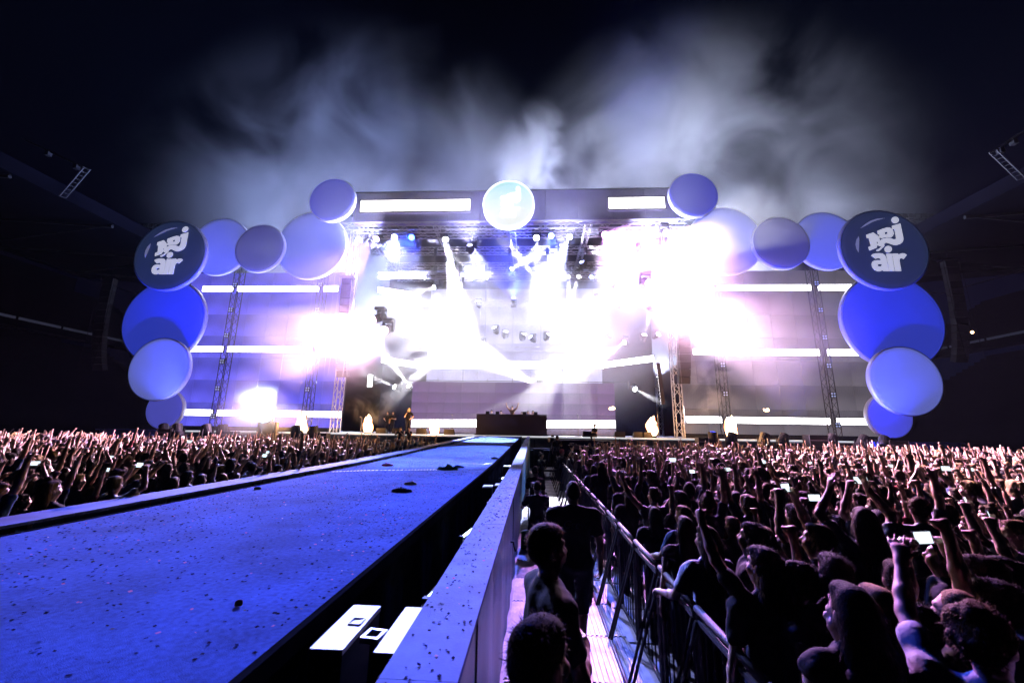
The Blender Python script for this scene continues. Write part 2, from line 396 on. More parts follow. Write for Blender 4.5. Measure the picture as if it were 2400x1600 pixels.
def stain(m, sc, lo):
    nt = m.node_tree; b = nt.nodes['Principled BSDF']; src = b.inputs['Base Color'].links[0].from_socket; tc = [n for n in nt.nodes if n.type == 'TEX_COORD'][0]
    no = nt.nodes.new('ShaderNodeTexNoise'); no.inputs['Scale'].default_value = sc; no.inputs['Detail'].default_value = 7; no.inputs['Roughness'].default_value = .65; nt.links.new(tc.outputs['Object'], no.inputs['Vector'])
    mr = nt.nodes.new('ShaderNodeMapRange'); mr.inputs['From Min'].default_value = .36; mr.inputs['From Max'].default_value = .6; mr.inputs['To Min'].default_value = lo; nt.links.new(no.outputs['Fac'], mr.inputs['Value'])
    mx = nt.nodes.new('ShaderNodeMix'); mx.data_type = 'RGBA'; mx.blend_type = 'MULTIPLY'; mx.inputs[0].default_value = 1; nt.links.new(src, mx.inputs[6]); nt.links.new(mr.outputs[0], mx.inputs[7]); nt.links.new(mx.outputs[2], b.inputs['Base Color'])
stain(M['carpet'], .9, .55); stain(M['capwhite'], 1.6, .6); stain(M['aluplate'], 1.2, .45)
cf = [(mat('navy paper', (.015, .02, .08), .95, spec=0.0), 5), (mat('white paper', (.35, .35, .42), .95, spec=0.0), .12), (mat('pink paper', (.35, .04, .18), .7), .5), (mat('dark paper', (.015, .01, .03), .95, spec=0.0), 5), (mat('grey paper', (.08, .08, .12), .95, spec=0.0), .5)]
confetti('confetti', 26000, ((DL + .05, DR - .03), (1.2, 26)), 'tiny scraps of confetti scattered over the blue runway', cf)
confetti('confetti', 1800, ((-.64, -.33), (1.0, 22)), 'tiny scraps of confetti lying on the parapet cap', cf)
def clump(px, py, r, cm, label, squash=.8, n=90):
    p = atz(px, py, 1.5)
    for _ in range(6): p = atz(px, py, prof(p.y)[0])
    q = random.Random(px); b = MB()
    for i in range(n):
        a = q.uniform(0, 6.28); d = q.uniform(0, 1) ** .6 * r; h = q.uniform(.02, .5) * r * squash * (1.2 - d / r) + .01
        P = Vector((d * math.cos(a) * 1.7, d * math.sin(a), 0)); Q = P + Vector((q.uniform(-.5, .5), q.uniform(-.5, .5), 0)) * r
        R2 = P.lerp(Q, .5) + Vector((0, 0, h * 2)); w = .005 + .07 * r
        for u, v in ((P, R2), (R2, Q)):
            b.add([u + Vector((0, 0, .004)), v + Vector((0, 0, .004)), v + Vector((w, w, .012)), u + Vector((w, w, .012))], [(0, 1, 2, 3)])
    o = b.build('streamer_clump', cm, None, False, p); tag(o, label, 'streamer', 'streamer clumps on the runway')
gm = mat('dark green tinsel', (.01, .14, .10), .4); mg = mat('magenta tinsel', (.85, .04, .2), .5); wm_ = mat('white tissue', (.8, .8, .8), .7); dk = mat('black tinsel', (.015, .015, .02), .4); pk = mat('coral streamer', (.9, .25, .2), .6); bl_ = mat('blue tinsel', (.02, .12, .6), .4)
clump(1028, 1079, .17, gm, 'dark green clump of tinsel on the runway with streamer trailing left'); clump(1052, 1074, .09, bl_, 'blue tinsel tuft beside the green clump')
clump(920, 1130, .09, dk, 'dark clump of tinsel on the mid runway'); clump(942, 1113, .06, wm_, 'white tissue scrap behind the dark clump'); clump(888, 1070, .09, mg, 'dark magenta clump by the left runway edge')
clump(1018, 1038, .14, mg, 'red tangle of streamer across the far runway'); clump(1123, 1034, .14, mg, 'pink clump of streamer near the parapet far along the runway'); clump(1136, 1054, .07, dk, 'small dark scrap close to the far right runway edge')
clump(1150, 1013, .3, pk, 'coral streamer pile at the stage end of the runway'); clump(1046, 1036, .1, pk, 'coral scrap left of the pink clump'); clump(545, 1393, .010, mat('pink scrap', (.9, .35, .4), .7), 'single pink scrap of paper on the near runway'); clump(590, 1124, .035, wm_, 'pale paper scrap beside the left runway edge'); pass
def streamer(pts, label, cm, w=.02):
    P = []
    for x, y in pts:
        p = atz(x, y, 1.5)
        for _ in range(6): p = atz(x, y, prof(p.y)[0])
        P.append(p)
    b = MB()
    for a, c in zip(P[:-1], P[1:]):
        n = 10
        for i in range(n):
            u, v = a.lerp(c, i / n), a.lerp(c, (i + .85) / n); b.add([u + Vector((0, 0, .012)), v + Vector((0, 0, .006)), v + Vector((0, w * 3, .02)), u + Vector((0, w * 3, .006))], [(0, 1, 2, 3)])
    tag(b.build('paper_streamer', cm), label, 'streamer', 'paper streamers on the runway')
streamer([(760, 1084), (840, 1081), (935, 1080), (1005, 1079)], 'pale paper streamer lying across the runway left of the green clump', wm_)
streamer([(1000, 1041), (1060, 1038), (1090, 1040)], 'thin coral streamer across the far runway', pk)
streamer([(1060, 1064), (1110, 1066), (1130, 1065)], 'dark line of tinsel across the far runway', dk)

# ------------------------------------------------------------------ stage deck and front
YF, YD, YSC = 31.0, 33.6, 35.0
ZD = 2.16
ledw = glow('white light bar', (1, .97, 1), 9)
def truss(a, b, w=.45, name='truss', parent=None, r=.03, step=None, m_=None):
    a, b = Vector(a), Vector(b); s, d, u = frame(b - a); L = (b - a).length; n = max(2, int(round(L / (step or w * 1.3))))
    o = MB(); cs = [(s * (i * w / 2) + u * (j * w / 2)) for i, j in ((-1, -1), (1, -1), (1, 1), (-1, 1))]
    for c in cs: o.cyl(a + c, b + c, r, n=6)
    ob = o.build(name, m_ or M['truss'], parent)
    o = MB()
    for k in range(n):
        p, q = a + d * (L * k / n), a + d * (L * (k + 1) / n)
        for i in range(4):
            c1, c2 = cs[i], cs[(i + 1) % 4]
            if k % 2: c1, c2 = c2, c1
            o.cyl(p + c1, q + c2, r * .55, n=4, cap=False)
    o.build('lacing', m_ or M['truss'], ob)
    return ob
edgem = glow('lit stage edge', (.9, .92, 1), .7)
t = empty('stage', (CX, YF, 0), 0, 'wide stage deck with pale panelled front below the screens', 'stage')
b = MB(); b.box((0, 9, ZD - .1), (51.5, 18, .2)); b.build('deck', M['deck'], t)
b = MB(); b.box((0, 9, ZD / 2 - .1), (51, 17.6, ZD - .2)); b.build('substructure', M['black'], t)
for i in range(24):
    w = 51.0 / 24; x = -25.5 + (i + .5) * w
    b = MB(); b.box((x, .17, 1.0), (w - .02, .04, 1.98)); b.build('front_panel', M['fascia'], t)
b = MB(); b.box((0, -.02, ZD - .04), (51.5, .05, .1)); b.build('edge_strip', edgem, t)
for i in range(12):
    x = -24 + i * 4.36; b = MB(); b.cyl((x, -1.3, 1.25), (x + 4.2, -1.3, 1.25), .03); b.build('front_rail', M['alu'], t)
b = MB(); b.box((0, -.75, 1.3), (50, 1.0, .12)); b.build('front_ledge', M['blackmetal'], t)
b = MB(); b.box((0, -.75, .62), (49.6, .8, 1.24)); b.build('ledge_skirt', M['black'], t)
# side skirts of the stage, blue lit
for sx, lab in ((-1, 'left'), (1, 'right')):
    t = empty('side_skirt', (CX + sx * 29.3, YF + 1, 0), 0, f'low smooth wall closing the {lab} end of the stage', 'skirt wall', 'stage end walls')
    b = MB(); b.box((0, .3, 1.05), (7.2, .4, 2.1)); b.build('wall', M['skirtblue'], t)
    b = MB(); b.box((0, .1, 2.13), (7.3, .6, .06)); b.build('cap', M['skirtblue'], t)
    b = MB(); b.prism([(-sx * 1.6, 0), (-sx * 3.6, 0), (-sx * 3.5, 1.5), (-sx * 3.2, 1.7), (-sx * 1.8, 1.7), (-sx * 1.6, 1.5)], -.5, -.05); b.build('step_block', M['skirtblue'], t)

# ------------------------------------------------------------------ side screens with towers and light bars
def led_mat(name, c, s, base=(.02, .02, .025), sc=34):
    m = bpy.data.materials.new(name); m.use_nodes = True; nt = m.node_tree; bs = nt.nodes['Principled BSDF']
    bs.inputs['Base Color'].default_value = (*base, 1); bs.inputs['Roughness'].default_value = .5
    tc = nt.nodes.new('ShaderNodeTexCoord'); no = nt.nodes.new('ShaderNodeTexNoise'); no.inputs['Scale'].default_value = .25; no.inputs['Detail'].default_value = 2
    nt.links.new(tc.outputs['Object'], no.inputs['Vector'])
    wv = nt.nodes.new('ShaderNodeTexWave'); wv.inputs['Scale'].default_value = 2.2; wv.inputs['Distortion'].default_value = .4; nt.links.new(tc.outputs['Object'], wv.inputs['Vector'])
    mp = nt.nodes.new('ShaderNodeMapRange'); mp.inputs['To Min'].default_value = .5 * s; mp.inputs['To Max'].default_value = 1.3 * s; mp.inputs['From Min'].default_value = .35; mp.inputs['From Max'].default_value = .65
    nt.links.new(no.outputs['Fac'], mp.inputs['Value'])
    m2 = nt.nodes.new('ShaderNodeMath'); m2.operation = 'MULTIPLY_ADD'; m2.inputs[1].default_value = .12 * s; nt.links.new(wv.outputs['Fac'], m2.inputs[0]); nt.links.new(mp.outputs[0], m2.inputs[2])
    bs.inputs['Emission Color'].default_value = (*c, 1); nt.links.new(m2.outputs[0], bs.inputs['Emission Strength'])
    return m
def panel_grid(parent, x0, x1, z0, z1, y, nx, nz, m_, gap=.015, depth=.12, name='screen_panel'):
    w, h = (x1 - x0) / nx, (z1 - z0) / nz
    me = MB().box((0, 0, 0), (w - gap, depth, h - gap)).mesh(name, m_)
    for i in range(nx):
        for j in range(nz): link(name, me, parent, (x0 + (i + .5) * w, y + rnd.uniform(-.006, .006), z0 + (j + .5) * h))
def side_screen(side, m_):
    k = -1 if side == 'left' else 1
    xs = sorted([CX + k * 14.6, CX + k * 30.5]); t = empty('video_wall', ((xs[0] + xs[1]) / 2, YSC, ZD), 0, f'tall {side} video wall behind three rows of white light bars', 'video wall', 'side video walls')
    panel_grid(t, xs[0] - t.location.x, xs[1] - t.location.x, .35, 14.6, .4, 8, 7, m_)
    b = MB(); b.box((0, .75, 7.4), (xs[1] - xs[0] - .2, .3, 14.6)); b.build('backing', M['black'], t)
    b = MB(); b.box((0, .35, .15), (xs[1] - xs[0], .3, .3)); b.build('plinth', M['blackmetal'], t)
    return t
side_screen('left', led_mat('left video wall', (.12, .11, .85), .8)); side_screen('right', led_mat('right video wall', (.34, .30, .36), .3))  # wall emission carries the tint that haze and stage light give
tower_px = {'left': [(545, 505), (735, 715)], 'right': [(1642, 1658), (1868, 1908)]}
bars = {'left': [[(467, 535), (546, 732), (745, 778)], [(440, 512), (524, 717), (729, 770)], [(425, 487), (499, 690), (694, 785)]],
        'right': [[(1588, 1635), (1647, 1861), (1879, 1955)], [(1592, 1648), (1660, 1880), (1900, 1980)], [(1578, 1657), (1670, 1905), (1922, 1990)]]}
ROW = [(664, 661, 'upper'), (803, 808, 'middle'), (951, 968, 'lower')]
POS = {'left': ['by the discs', 'between the two towers', 'nearest the middle of the stage'], 'right': ['nearest the middle of the stage', 'between the two towers', 'by the discs']}
for side in ('left', 'right'):
    for r_i, (yl, yr, rn) in enumerate(ROW):
        for s_i, (xa, xb) in enumerate(bars[side][r_i]):
            py = yl if side == 'left' else yr
            a, c = at(xa, py, YSC), at(xb, py, YSC); z = (13.25, 8.35, 3.5)[r_i]; z = 2.55 + (z - 2.55) * YSC / 30
            t = empty('light_bar', ((a.x + c.x) / 2, YSC, z), 0, f'white {rn} light bar on the {side} video wall, segment {POS[side][s_i]}', 'light bar', 'white light bars on the video walls')
            b = MB(); b.box((0, -.05, 0), (c.x - a.x, .1, .5)); b.build('diffuser', ledw, t)
            b = MB(); b.box((0, .08, 0), (c.x - a.x + .06, .16, .56)); b.build('housing', M['blackmetal'], t)
    for i, (xt, xb) in enumerate(tower_px[side]):
        a = at(xb, 985, YSC - .5); top = at(xt, 600, YSC - .5); x = (a.x + top.x) / 2
        t = empty('truss_tower', (x, YSC - .5, ZD), 0, f'dark truss tower on the {side} video wall, ' + (('outer one by the discs', 'inner one towards the stage') if side == 'left' else ('inner one towards the stage', 'outer one by the discs'))[i], 'truss tower', 'truss towers on the video walls')
        truss((0, 0, 0), (0, 0, 14.6), .6, 'tower_truss', t, .035, m_=M['blackmetal'])
        for j in range(6):
            z = 1.2 + j * 2.35; h = MB(); h.box((0, -.36, z), (.42, .12, .42)); f = h.build('lamp_cluster', M['blackmetal'], t)
            l = MB()
            for u in (-.1, .1):
                for v in (-.1, .1): l.cyl((u, -.43, z + v), (u, -.45, z + v), .07, n=8)
            l.build('lenses', mat(f'cluster lens', (.3, .35, .5), .2, emit=(.5, .6, 1), estr=.5), f)

# ------------------------------------------------------------------ the discs
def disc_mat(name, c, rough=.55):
    return mat(name, c, rough, vary=.06, scale=.8, bump=.06, bscale=2.5, emit=c, estr=.42)  # faces glow in their own colour, added in place of front light
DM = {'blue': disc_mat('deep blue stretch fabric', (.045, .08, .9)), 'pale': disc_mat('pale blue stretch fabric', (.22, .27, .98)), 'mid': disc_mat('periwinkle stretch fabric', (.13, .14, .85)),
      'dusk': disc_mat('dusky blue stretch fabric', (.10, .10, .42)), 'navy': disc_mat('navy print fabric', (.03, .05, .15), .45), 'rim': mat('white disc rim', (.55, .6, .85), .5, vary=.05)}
def lathe(prof_, n=64):
    b = MB(); k = len(prof_)
    for i in range(n):
        a = 2 * math.pi * i / n
        for r, y in prof_: b.v.append((r * math.cos(a), y, r * math.sin(a)))
    for i in range(n):
        for j in range(k - 1):
            b.f.append((i * k + j, i * k + j + 1, ((i + 1) % n) * k + j + 1, ((i + 1) % n) * k + j)); b.mi.append(0)
    return b
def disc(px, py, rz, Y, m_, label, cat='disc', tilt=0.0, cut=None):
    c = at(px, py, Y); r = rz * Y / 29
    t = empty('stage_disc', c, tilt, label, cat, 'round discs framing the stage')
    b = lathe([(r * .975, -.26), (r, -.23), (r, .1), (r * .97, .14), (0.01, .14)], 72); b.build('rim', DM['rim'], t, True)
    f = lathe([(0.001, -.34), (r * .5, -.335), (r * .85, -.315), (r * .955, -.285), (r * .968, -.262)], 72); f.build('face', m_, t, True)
    b = MB(); b.box((0, .4, 0), (.3, .5, r * 1.2)); b.build('mount', M['blackmetal'], t)
    return t, r
LW = 'on the left side of the stage'
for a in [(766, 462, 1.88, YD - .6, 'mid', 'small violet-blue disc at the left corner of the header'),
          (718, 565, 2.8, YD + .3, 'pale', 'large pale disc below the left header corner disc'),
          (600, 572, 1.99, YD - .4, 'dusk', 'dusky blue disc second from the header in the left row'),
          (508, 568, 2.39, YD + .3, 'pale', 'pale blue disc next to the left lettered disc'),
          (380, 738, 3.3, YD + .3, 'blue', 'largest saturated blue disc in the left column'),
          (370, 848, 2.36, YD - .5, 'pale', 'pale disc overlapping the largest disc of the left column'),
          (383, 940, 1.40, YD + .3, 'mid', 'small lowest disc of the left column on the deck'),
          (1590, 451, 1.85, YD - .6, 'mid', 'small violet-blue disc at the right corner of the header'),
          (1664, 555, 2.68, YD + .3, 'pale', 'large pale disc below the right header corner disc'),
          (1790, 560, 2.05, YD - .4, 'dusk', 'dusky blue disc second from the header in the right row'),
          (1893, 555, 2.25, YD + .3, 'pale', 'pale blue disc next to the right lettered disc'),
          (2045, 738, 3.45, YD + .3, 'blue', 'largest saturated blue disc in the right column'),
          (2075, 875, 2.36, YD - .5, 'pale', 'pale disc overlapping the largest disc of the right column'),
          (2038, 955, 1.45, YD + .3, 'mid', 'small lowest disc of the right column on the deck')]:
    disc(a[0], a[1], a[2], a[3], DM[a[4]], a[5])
# lettering, traced on the disc's own plane
LG = {'letter_n': [[(405,512),(532,468),(640,545),(655,640),(600,640),(585,632),(600,665),(615,700),(598,715),(600,745),(465,800),(442,735),(490,712),(450,565),(417,575)]],
 'letter_r_capital': [[(605,440),(700,402),(780,378),(830,380),(870,402),(895,440),(905,490),(895,525),(870,550),(845,562),(770,555),(690,575),(645,560),(645,510),(617,502)], [(740,465),(780,455),(797,490),(747,508)]],
 'letter_j': [[(870,350),(1025,305),(1080,575),(1078,610),(1060,648),(1020,680),(955,700),(900,696),(850,680),(800,660),(770,655),(742,666),(730,690),(738,715),(690,760),(645,803),(615,812),(592,808),(585,795),(600,778),(640,765),(690,715),(660,722),(610,700),(620,640),(690,588),(770,566),(850,574),(905,595),(935,592),(950,572),(915,405),(880,412)]],
 'letter_a': [[(490,890),(520,862),(570,850),(640,846),(700,852),(745,885),(768,940),(815,1172),(715,1172),(705,1158),(650,1176),(600,1172),(550,1148),(515,1105),(500,1050),(512,1005),(545,980),(600,973),(670,975),(662,950),(640,937),(610,937),(575,950)], [(610,1065),(620,1048),(640,1043),(680,1045),(690,1062),(675,1080),(645,1088),(620,1082)]],
 'letter_i': [[(764,855),(866,855),(918,1172),(822,1172)]],
 'letter_r': [[(875,855),(980,852),(985,875),(1020,856),(1060,848),(1105,854),(1140,880),(1080,955),(1050,936),(1025,938),(1008,958),(1006,990),(1040,1172),(930,1172)]],
 'dot_of_j': [[(928 + 68 * math.cos(i * .3927), 245 + 60 * math.sin(i * .3927)) for i in range(16)]],
 'dot_of_i': [[(800 + 68 * math.cos(i * .3927), 775 + 62 * math.sin(i * .3927)) for i in range(16)]]}
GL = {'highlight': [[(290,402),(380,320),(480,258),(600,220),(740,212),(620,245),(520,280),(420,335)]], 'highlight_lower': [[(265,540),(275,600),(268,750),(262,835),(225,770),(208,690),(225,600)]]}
def lpt(p):                                    # zoomed tracing -> plane of the right disc
    k = 2352 / 2400; return at((1970 + p[0] / 7.838) * k, (490 + p[1] / 7.838) * k, YD - 1.0)
LC = at(2025, 575, YD - 1.0)
def lettering(parent, y, scale, m_, hl=None, dx=0, dz=0):
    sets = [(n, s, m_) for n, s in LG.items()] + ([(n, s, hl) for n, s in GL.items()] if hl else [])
    for k, (n, spl, mm) in enumerate(sets):
        cu = bpy.data.curves.new(n, 'CURVE'); cu.dimensions = '2D'; cu.fill_mode = 'BOTH'; cu.extrude = .012
        for pts in spl:
            sp = cu.splines.new('POLY'); sp.points.add(len(pts) - 1); sp.use_cyclic_u = True
            for q, p in zip(sp.points, pts):
                w = lpt(p) - LC; q.co = ((w.x) * scale + dx, (w.z) * scale + dz, 0, 1)
        tmp = bpy.data.objects.new(n, cu); col.objects.link(tmp); dg = bpy.context.evaluated_depsgraph_get()
        me = bpy.data.meshes.new_from_object(tmp.evaluated_get(dg)); bpy.data.objects.remove(tmp)
        me.materials.clear(); me.materials.append(mm)
        o = link(n.replace('letter_r_capital', 'letter_r'), me, parent); o.rotation_euler = (R_(90), 0, 0); o.location = (0, y - .003 * k, 0)
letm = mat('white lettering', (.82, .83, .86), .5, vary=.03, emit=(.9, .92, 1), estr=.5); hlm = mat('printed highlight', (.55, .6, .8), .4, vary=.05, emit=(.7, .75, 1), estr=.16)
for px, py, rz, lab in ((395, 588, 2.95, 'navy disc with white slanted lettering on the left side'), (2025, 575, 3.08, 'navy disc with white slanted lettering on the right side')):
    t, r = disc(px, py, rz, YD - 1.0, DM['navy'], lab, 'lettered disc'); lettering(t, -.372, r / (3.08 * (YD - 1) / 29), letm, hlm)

# ------------------------------------------------------------------ header with panels and round sign
YH = YD - .3
def hx(px, py, Y=YH): return at(px, py, Y)
zt, zb = hx(1180, 438).z, hx(1180, 505).z
x0, x1 = hx(812, 470).x, hx(1560, 470).x
t = empty('stage_header', ((x0 + x1) / 2, YH, zb), 0, 'dark violet header beam across the top of the stage', 'header')
hm = mat('header cladding', (.2, .15, .5), .5, vary=.12, scale=.6)
n = 10; w = (x1 - x0) / n
for i in range(n):
    b = MB(); b.box((x0 + (i + .5) * w - t.location.x, .5, (zt - zb) / 2), (w - .02, .9, zt - zb)); b.build('cladding_panel', hm, t)
b = MB(); b.box((0, .55, zt - zb + .04), (x1 - x0 + .1, 1.2, .08)); b.build('top_cap', M['blackmetal'], t)
truss((x0 - t.location.x - .8, .3, -.5), (x1 - t.location.x + .8, .3, -.5), .7, 'front_truss', t, .04)
for xa, ya, xb, yb, lab in ((829, 476, 1080, 470, 'long white light panel on the header left of the round sign'), (1398, 467, 1526, 467, 'short white light panel on the header right of the round sign')):
    a, c = hx(xa, ya, YH - .1), hx(xb, yb, YH - .1); hh = (a - hx(xa, ya + 25, YH - .1)).z
    t = empty('header_light_panel', ((a.x + c.x) / 2, YH - .12, (a.z + c.z) / 2), 0, lab, 'light panel', 'header light panels')
    b = MB(); b.box((0, 0, 0), (c.x - a.x, .12, hh)); b.build('diffuser', glow('warm white panel', (1, .93, .95), 6), t)
    b = MB()
    for sz in (-1, 1): b.box((0, 0, sz * (hh / 2 + .05)), (c.x - a.x + .2, .16, .09))
    for sx in (-1, 1): b.box((sx * ((c.x - a.x) / 2 + .05), 0, 0), (.09, .16, hh))
    b.build('frame', M['blackmetal'], t)
c = at(1168, 469, YH - .9); r = 2.02 * (YH - .9) / 29
t = empty('round_sign', c, 0, 'glowing cyan-white round sign with white lettering above the stage', 'sign')
def sign_mat():
    m = bpy.data.materials.new('backlit sign face'); m.use_nodes = True; nt = m.node_tree; bs = nt.nodes['Principled BSDF']
    tc = nt.nodes.new('ShaderNodeTexCoord'); sp = nt.nodes.new('ShaderNodeSeparateXYZ'); nt.links.new(tc.outputs['Object'], sp.inputs[0])
    rp = nt.nodes.new('ShaderNodeValToRGB'); mr = nt.nodes.new('ShaderNodeMapRange'); mr.inputs['From Min'].default_value = -r; mr.inputs['From Max'].default_value = r
    nt.links.new(sp.outputs['Z'], mr.inputs['Value']); nt.links.new(mr.outputs[0], rp.inputs[0])
    rp.color_ramp.elements[0].color = (.95, 1, .97, 1); rp.color_ramp.elements[0].position = .3; rp.color_ramp.elements[1].color = (.45, .85, .88, 1)
    bs.inputs['Base Color'].default_value = (.5, .6, .6, 1); nt.links.new(rp.outputs[0], bs.inputs['Emission Color']); bs.inputs['Emission Strength'].default_value = 1.0
    return m
lathe([(0.001, -.1), (r * .93, -.1), (r * .95, -.09)]).build('face', sign_mat(), t, True)
lathe([(r * .95, -.12), (r, -.12), (r, .5), (0.01, .5)]).build('rim', glow('sign rim', (.9, 1, .98), 1.6), t, True)
lettering(t, -.13, r / (3.08 * (YD - 1) / 29) * .95, glow('lit lettering', (1, 1, 1), 2.2), None, .1, -.1)

# ------------------------------------------------------------------ roof rig, back wall, centre screens, light bars
t = empty('roof_rig', (CX, 40, 0), 0, 'truss roof grid over the stage carrying the lamps', 'roof rig')
RZ = 20.3
for y in (-5.2, -1.5, 2.5, 6.5): truss((-14.5, y, RZ), (14, y, RZ), .6, 'cross_truss', t, .04)
for x in (-14, -7, 0, 7, 13.5): truss((x, -6, RZ + .65), (x, 7.5, RZ + .65), .5, 'long_truss', t, .035)
for x in (-14.6, 13.8):
    for y in (-5.6, 6.8): truss((x, y, ZD), (x, y, RZ), .6, 'leg_truss', t, .04)
b = MB(); b.box((0, .6, RZ + 1.3), (29.5, 14, .12)); b.build('roof_skin', M['black'], t)
for k, (zz, yy, x0, x1) in enumerate(((17.0, -3.2, -13, 12.4), (15.6, 1.0, -10, 9.5), (11.2, 3.8, -11, 10.5))):
    truss((x0, yy, zz), (x1, yy, zz), .45, 'hung_truss', t, .03)
    for i in range(7):
        x = x0 + (i + .5) * (x1 - x0) / 7; ch = MB(); ch.cyl((x, yy, zz + .2), (x, yy, RZ), .02, n=5); ch.box((x, yy, RZ - .9), (.3, .3, .7)); ch.build('chain_hoist', M['blackmetal'], t)
t = empty('back_wall', (CX, 46, ZD), 0, 'dark drape wall closing the rear of the stage', 'wall')
b = MB(); b.box((0, .6, 9.5), (31, .3, 19)); b.build('drape', M['black'], t)
t = empty('video_wall', (CX, 45.4, ZD), 0, 'pale lavender rear video wall high behind the beams', 'video wall')
panel_grid(t, -10, 9.6, 3.5, 16.5, 0, 10, 6, led_mat('rear video wall', (.62, .6, .95), .75))
b = MB(); b.box((0, .2, 10), (19.6, .2, 13)); b.build('backing', M['black'], t)
YL = 38.0
t = empty('video_wall', (at(1180, 950, YL).x, YL, ZD), 0, 'low mauve video wall behind the DJ booth', 'video wall')
xa, xb = at(946, 920, YL).x - t.location.x, at(1412, 920, YL).x - t.location.x; z1 = at(1180, 878, YL).z - ZD
panel_grid(t, xa, xb, .9, z1, 0, 12, 4, led_mat('low video wall', (.30, .17, .5), .45, sc=20))
b = MB(); b.box(((xa + xb) / 2, .25, z1 / 2), (xb - xa, .3, z1)); b.build('backing', M['black'], t)
b = MB(); b.cyl((xa - 1.2, .1, z1 + .12), (xb + 1.5, .1, z1 + .12), .03); b.build('handrail', M['blackmetal'], t)
for i in range(9): b = MB(); x = xa + (xb - xa) * i / 8; b.cyl((x, .1, z1), (x, .1, z1 + (1.6 if i in (2, 4, 6) else .3)), .02); b.build('post', M['blackmetal'], t)
b = MB(); b.box(((xa + xb) / 2, -.05, .42), (xb - xa, .1, .7)); b.build('plinth', mat('lavender plinth', (.3, .3, .55), .6), t)
def bar_between(p, q, h, label, m_=ledw, d=.12):
    p, q = Vector(p), Vector(q); c = (p + q) / 2; v = q - p
    t = empty('light_bar', c, math.atan2(v.y, v.x), label, 'light bar', 'white light bars on the stage')
    sl = math.atan2(v.z, math.hypot(v.x, v.y)); Mx = Matrix.Rotation(-sl, 3, 'Y')
    b = MB(); b.box((0, -.05, 0), (v.length, .1, h), Mx); b.build('diffuser', m_, t)
    b = MB(); b.box((0, .09, 0), (v.length + .05, .16, h + .06), Mx); b.build('housing', M['blackmetal'], t)
y3 = YL - .25
bar_between(at(946, 972, y3), at(1094, 972, y3), .66, 'low white light bar left of the DJ booth'); bar_between(at(1256, 974, y3), at(1413, 974, y3), .66, 'low white light bar right of the DJ booth')
bar_between(at(958, 838, 44), at(1385, 838, 44), .8, 'long white light bar across the rear of the stage'); bar_between(at(876, 826, 40.5), at(956, 838, 44), .6, 'white light bar angling in at the rear left'); bar_between(at(1387, 838, 44), at(1502, 823, 40.5), .6, 'white light bar angling in at the rear right')
bar_between(at(868, 666, 40.5), at(960, 679, 44), .6, 'upper white light bar angling in at rear left')
bar_between(at(1520, 885, 34) + Vector((0, 0, -1.5)), at(1514, 885, 34) + Vector((0, 0, 1.8)), .22, 'upright white light strip at the right stage wing'); bar_between(at(850, 880, 34) + Vector((0, 0, -.3)), at(850, 880, 34) + Vector((0, 0, .7)), .35, 'short upright light strip at the left stage wing')
# line arrays
def line_array(px, ytop, ybot, Y, label, k=1, n=14):
    a, c = at(px, ytop, Y), at(px, ybot, Y); L = a.z - c.z
    t = empty('line_array', (a.x, Y, a.z), 0, label, 'speaker array', 'hanging speaker arrays')
    h = L / n; ang = 0; p = Vector((0, 0, 0))
    for i in range(n):
        ang = R_(-22) * (i / n) ** 2.2
        Mx = Matrix.Rotation(-ang, 3, 'X'); d = Mx @ Vector((0, 0, -h)); cc = p + d / 2
        b = MB(); b.box(cc, (.85 * k, .5, h * .93), Mx); b.build('speaker_box', M['blackmetal'], t)
        p = p + d
    b = MB()
    for sx in (-.6 * k, .6 * k): b.tube([(sx, -.27, 0), (sx, -.27, -L * .6), (sx, -.45, -L)], .02)
    b.box((0, 0, .12), (1.2 * k, .6, .15)); b.cyl((0, 0, .2), (0, 0, 7 if k <= 1 else 1), .02); b.build('rigging', M['alu'] if k <= 1 else M['trim'], t)
line_array(800, 640, 865, 31.8, 'hanging column of speakers left of the stage opening'); line_array(1562, 650, 880, 31.8, 'hanging column of speakers right of the stage opening')
line_array(255, 640, 850, 36, 'dark hanging speakers outside the left disc column', 1.2); line_array(2178, 600, 830, 36, 'dark hanging speakers outside the right disc column', 1.2)

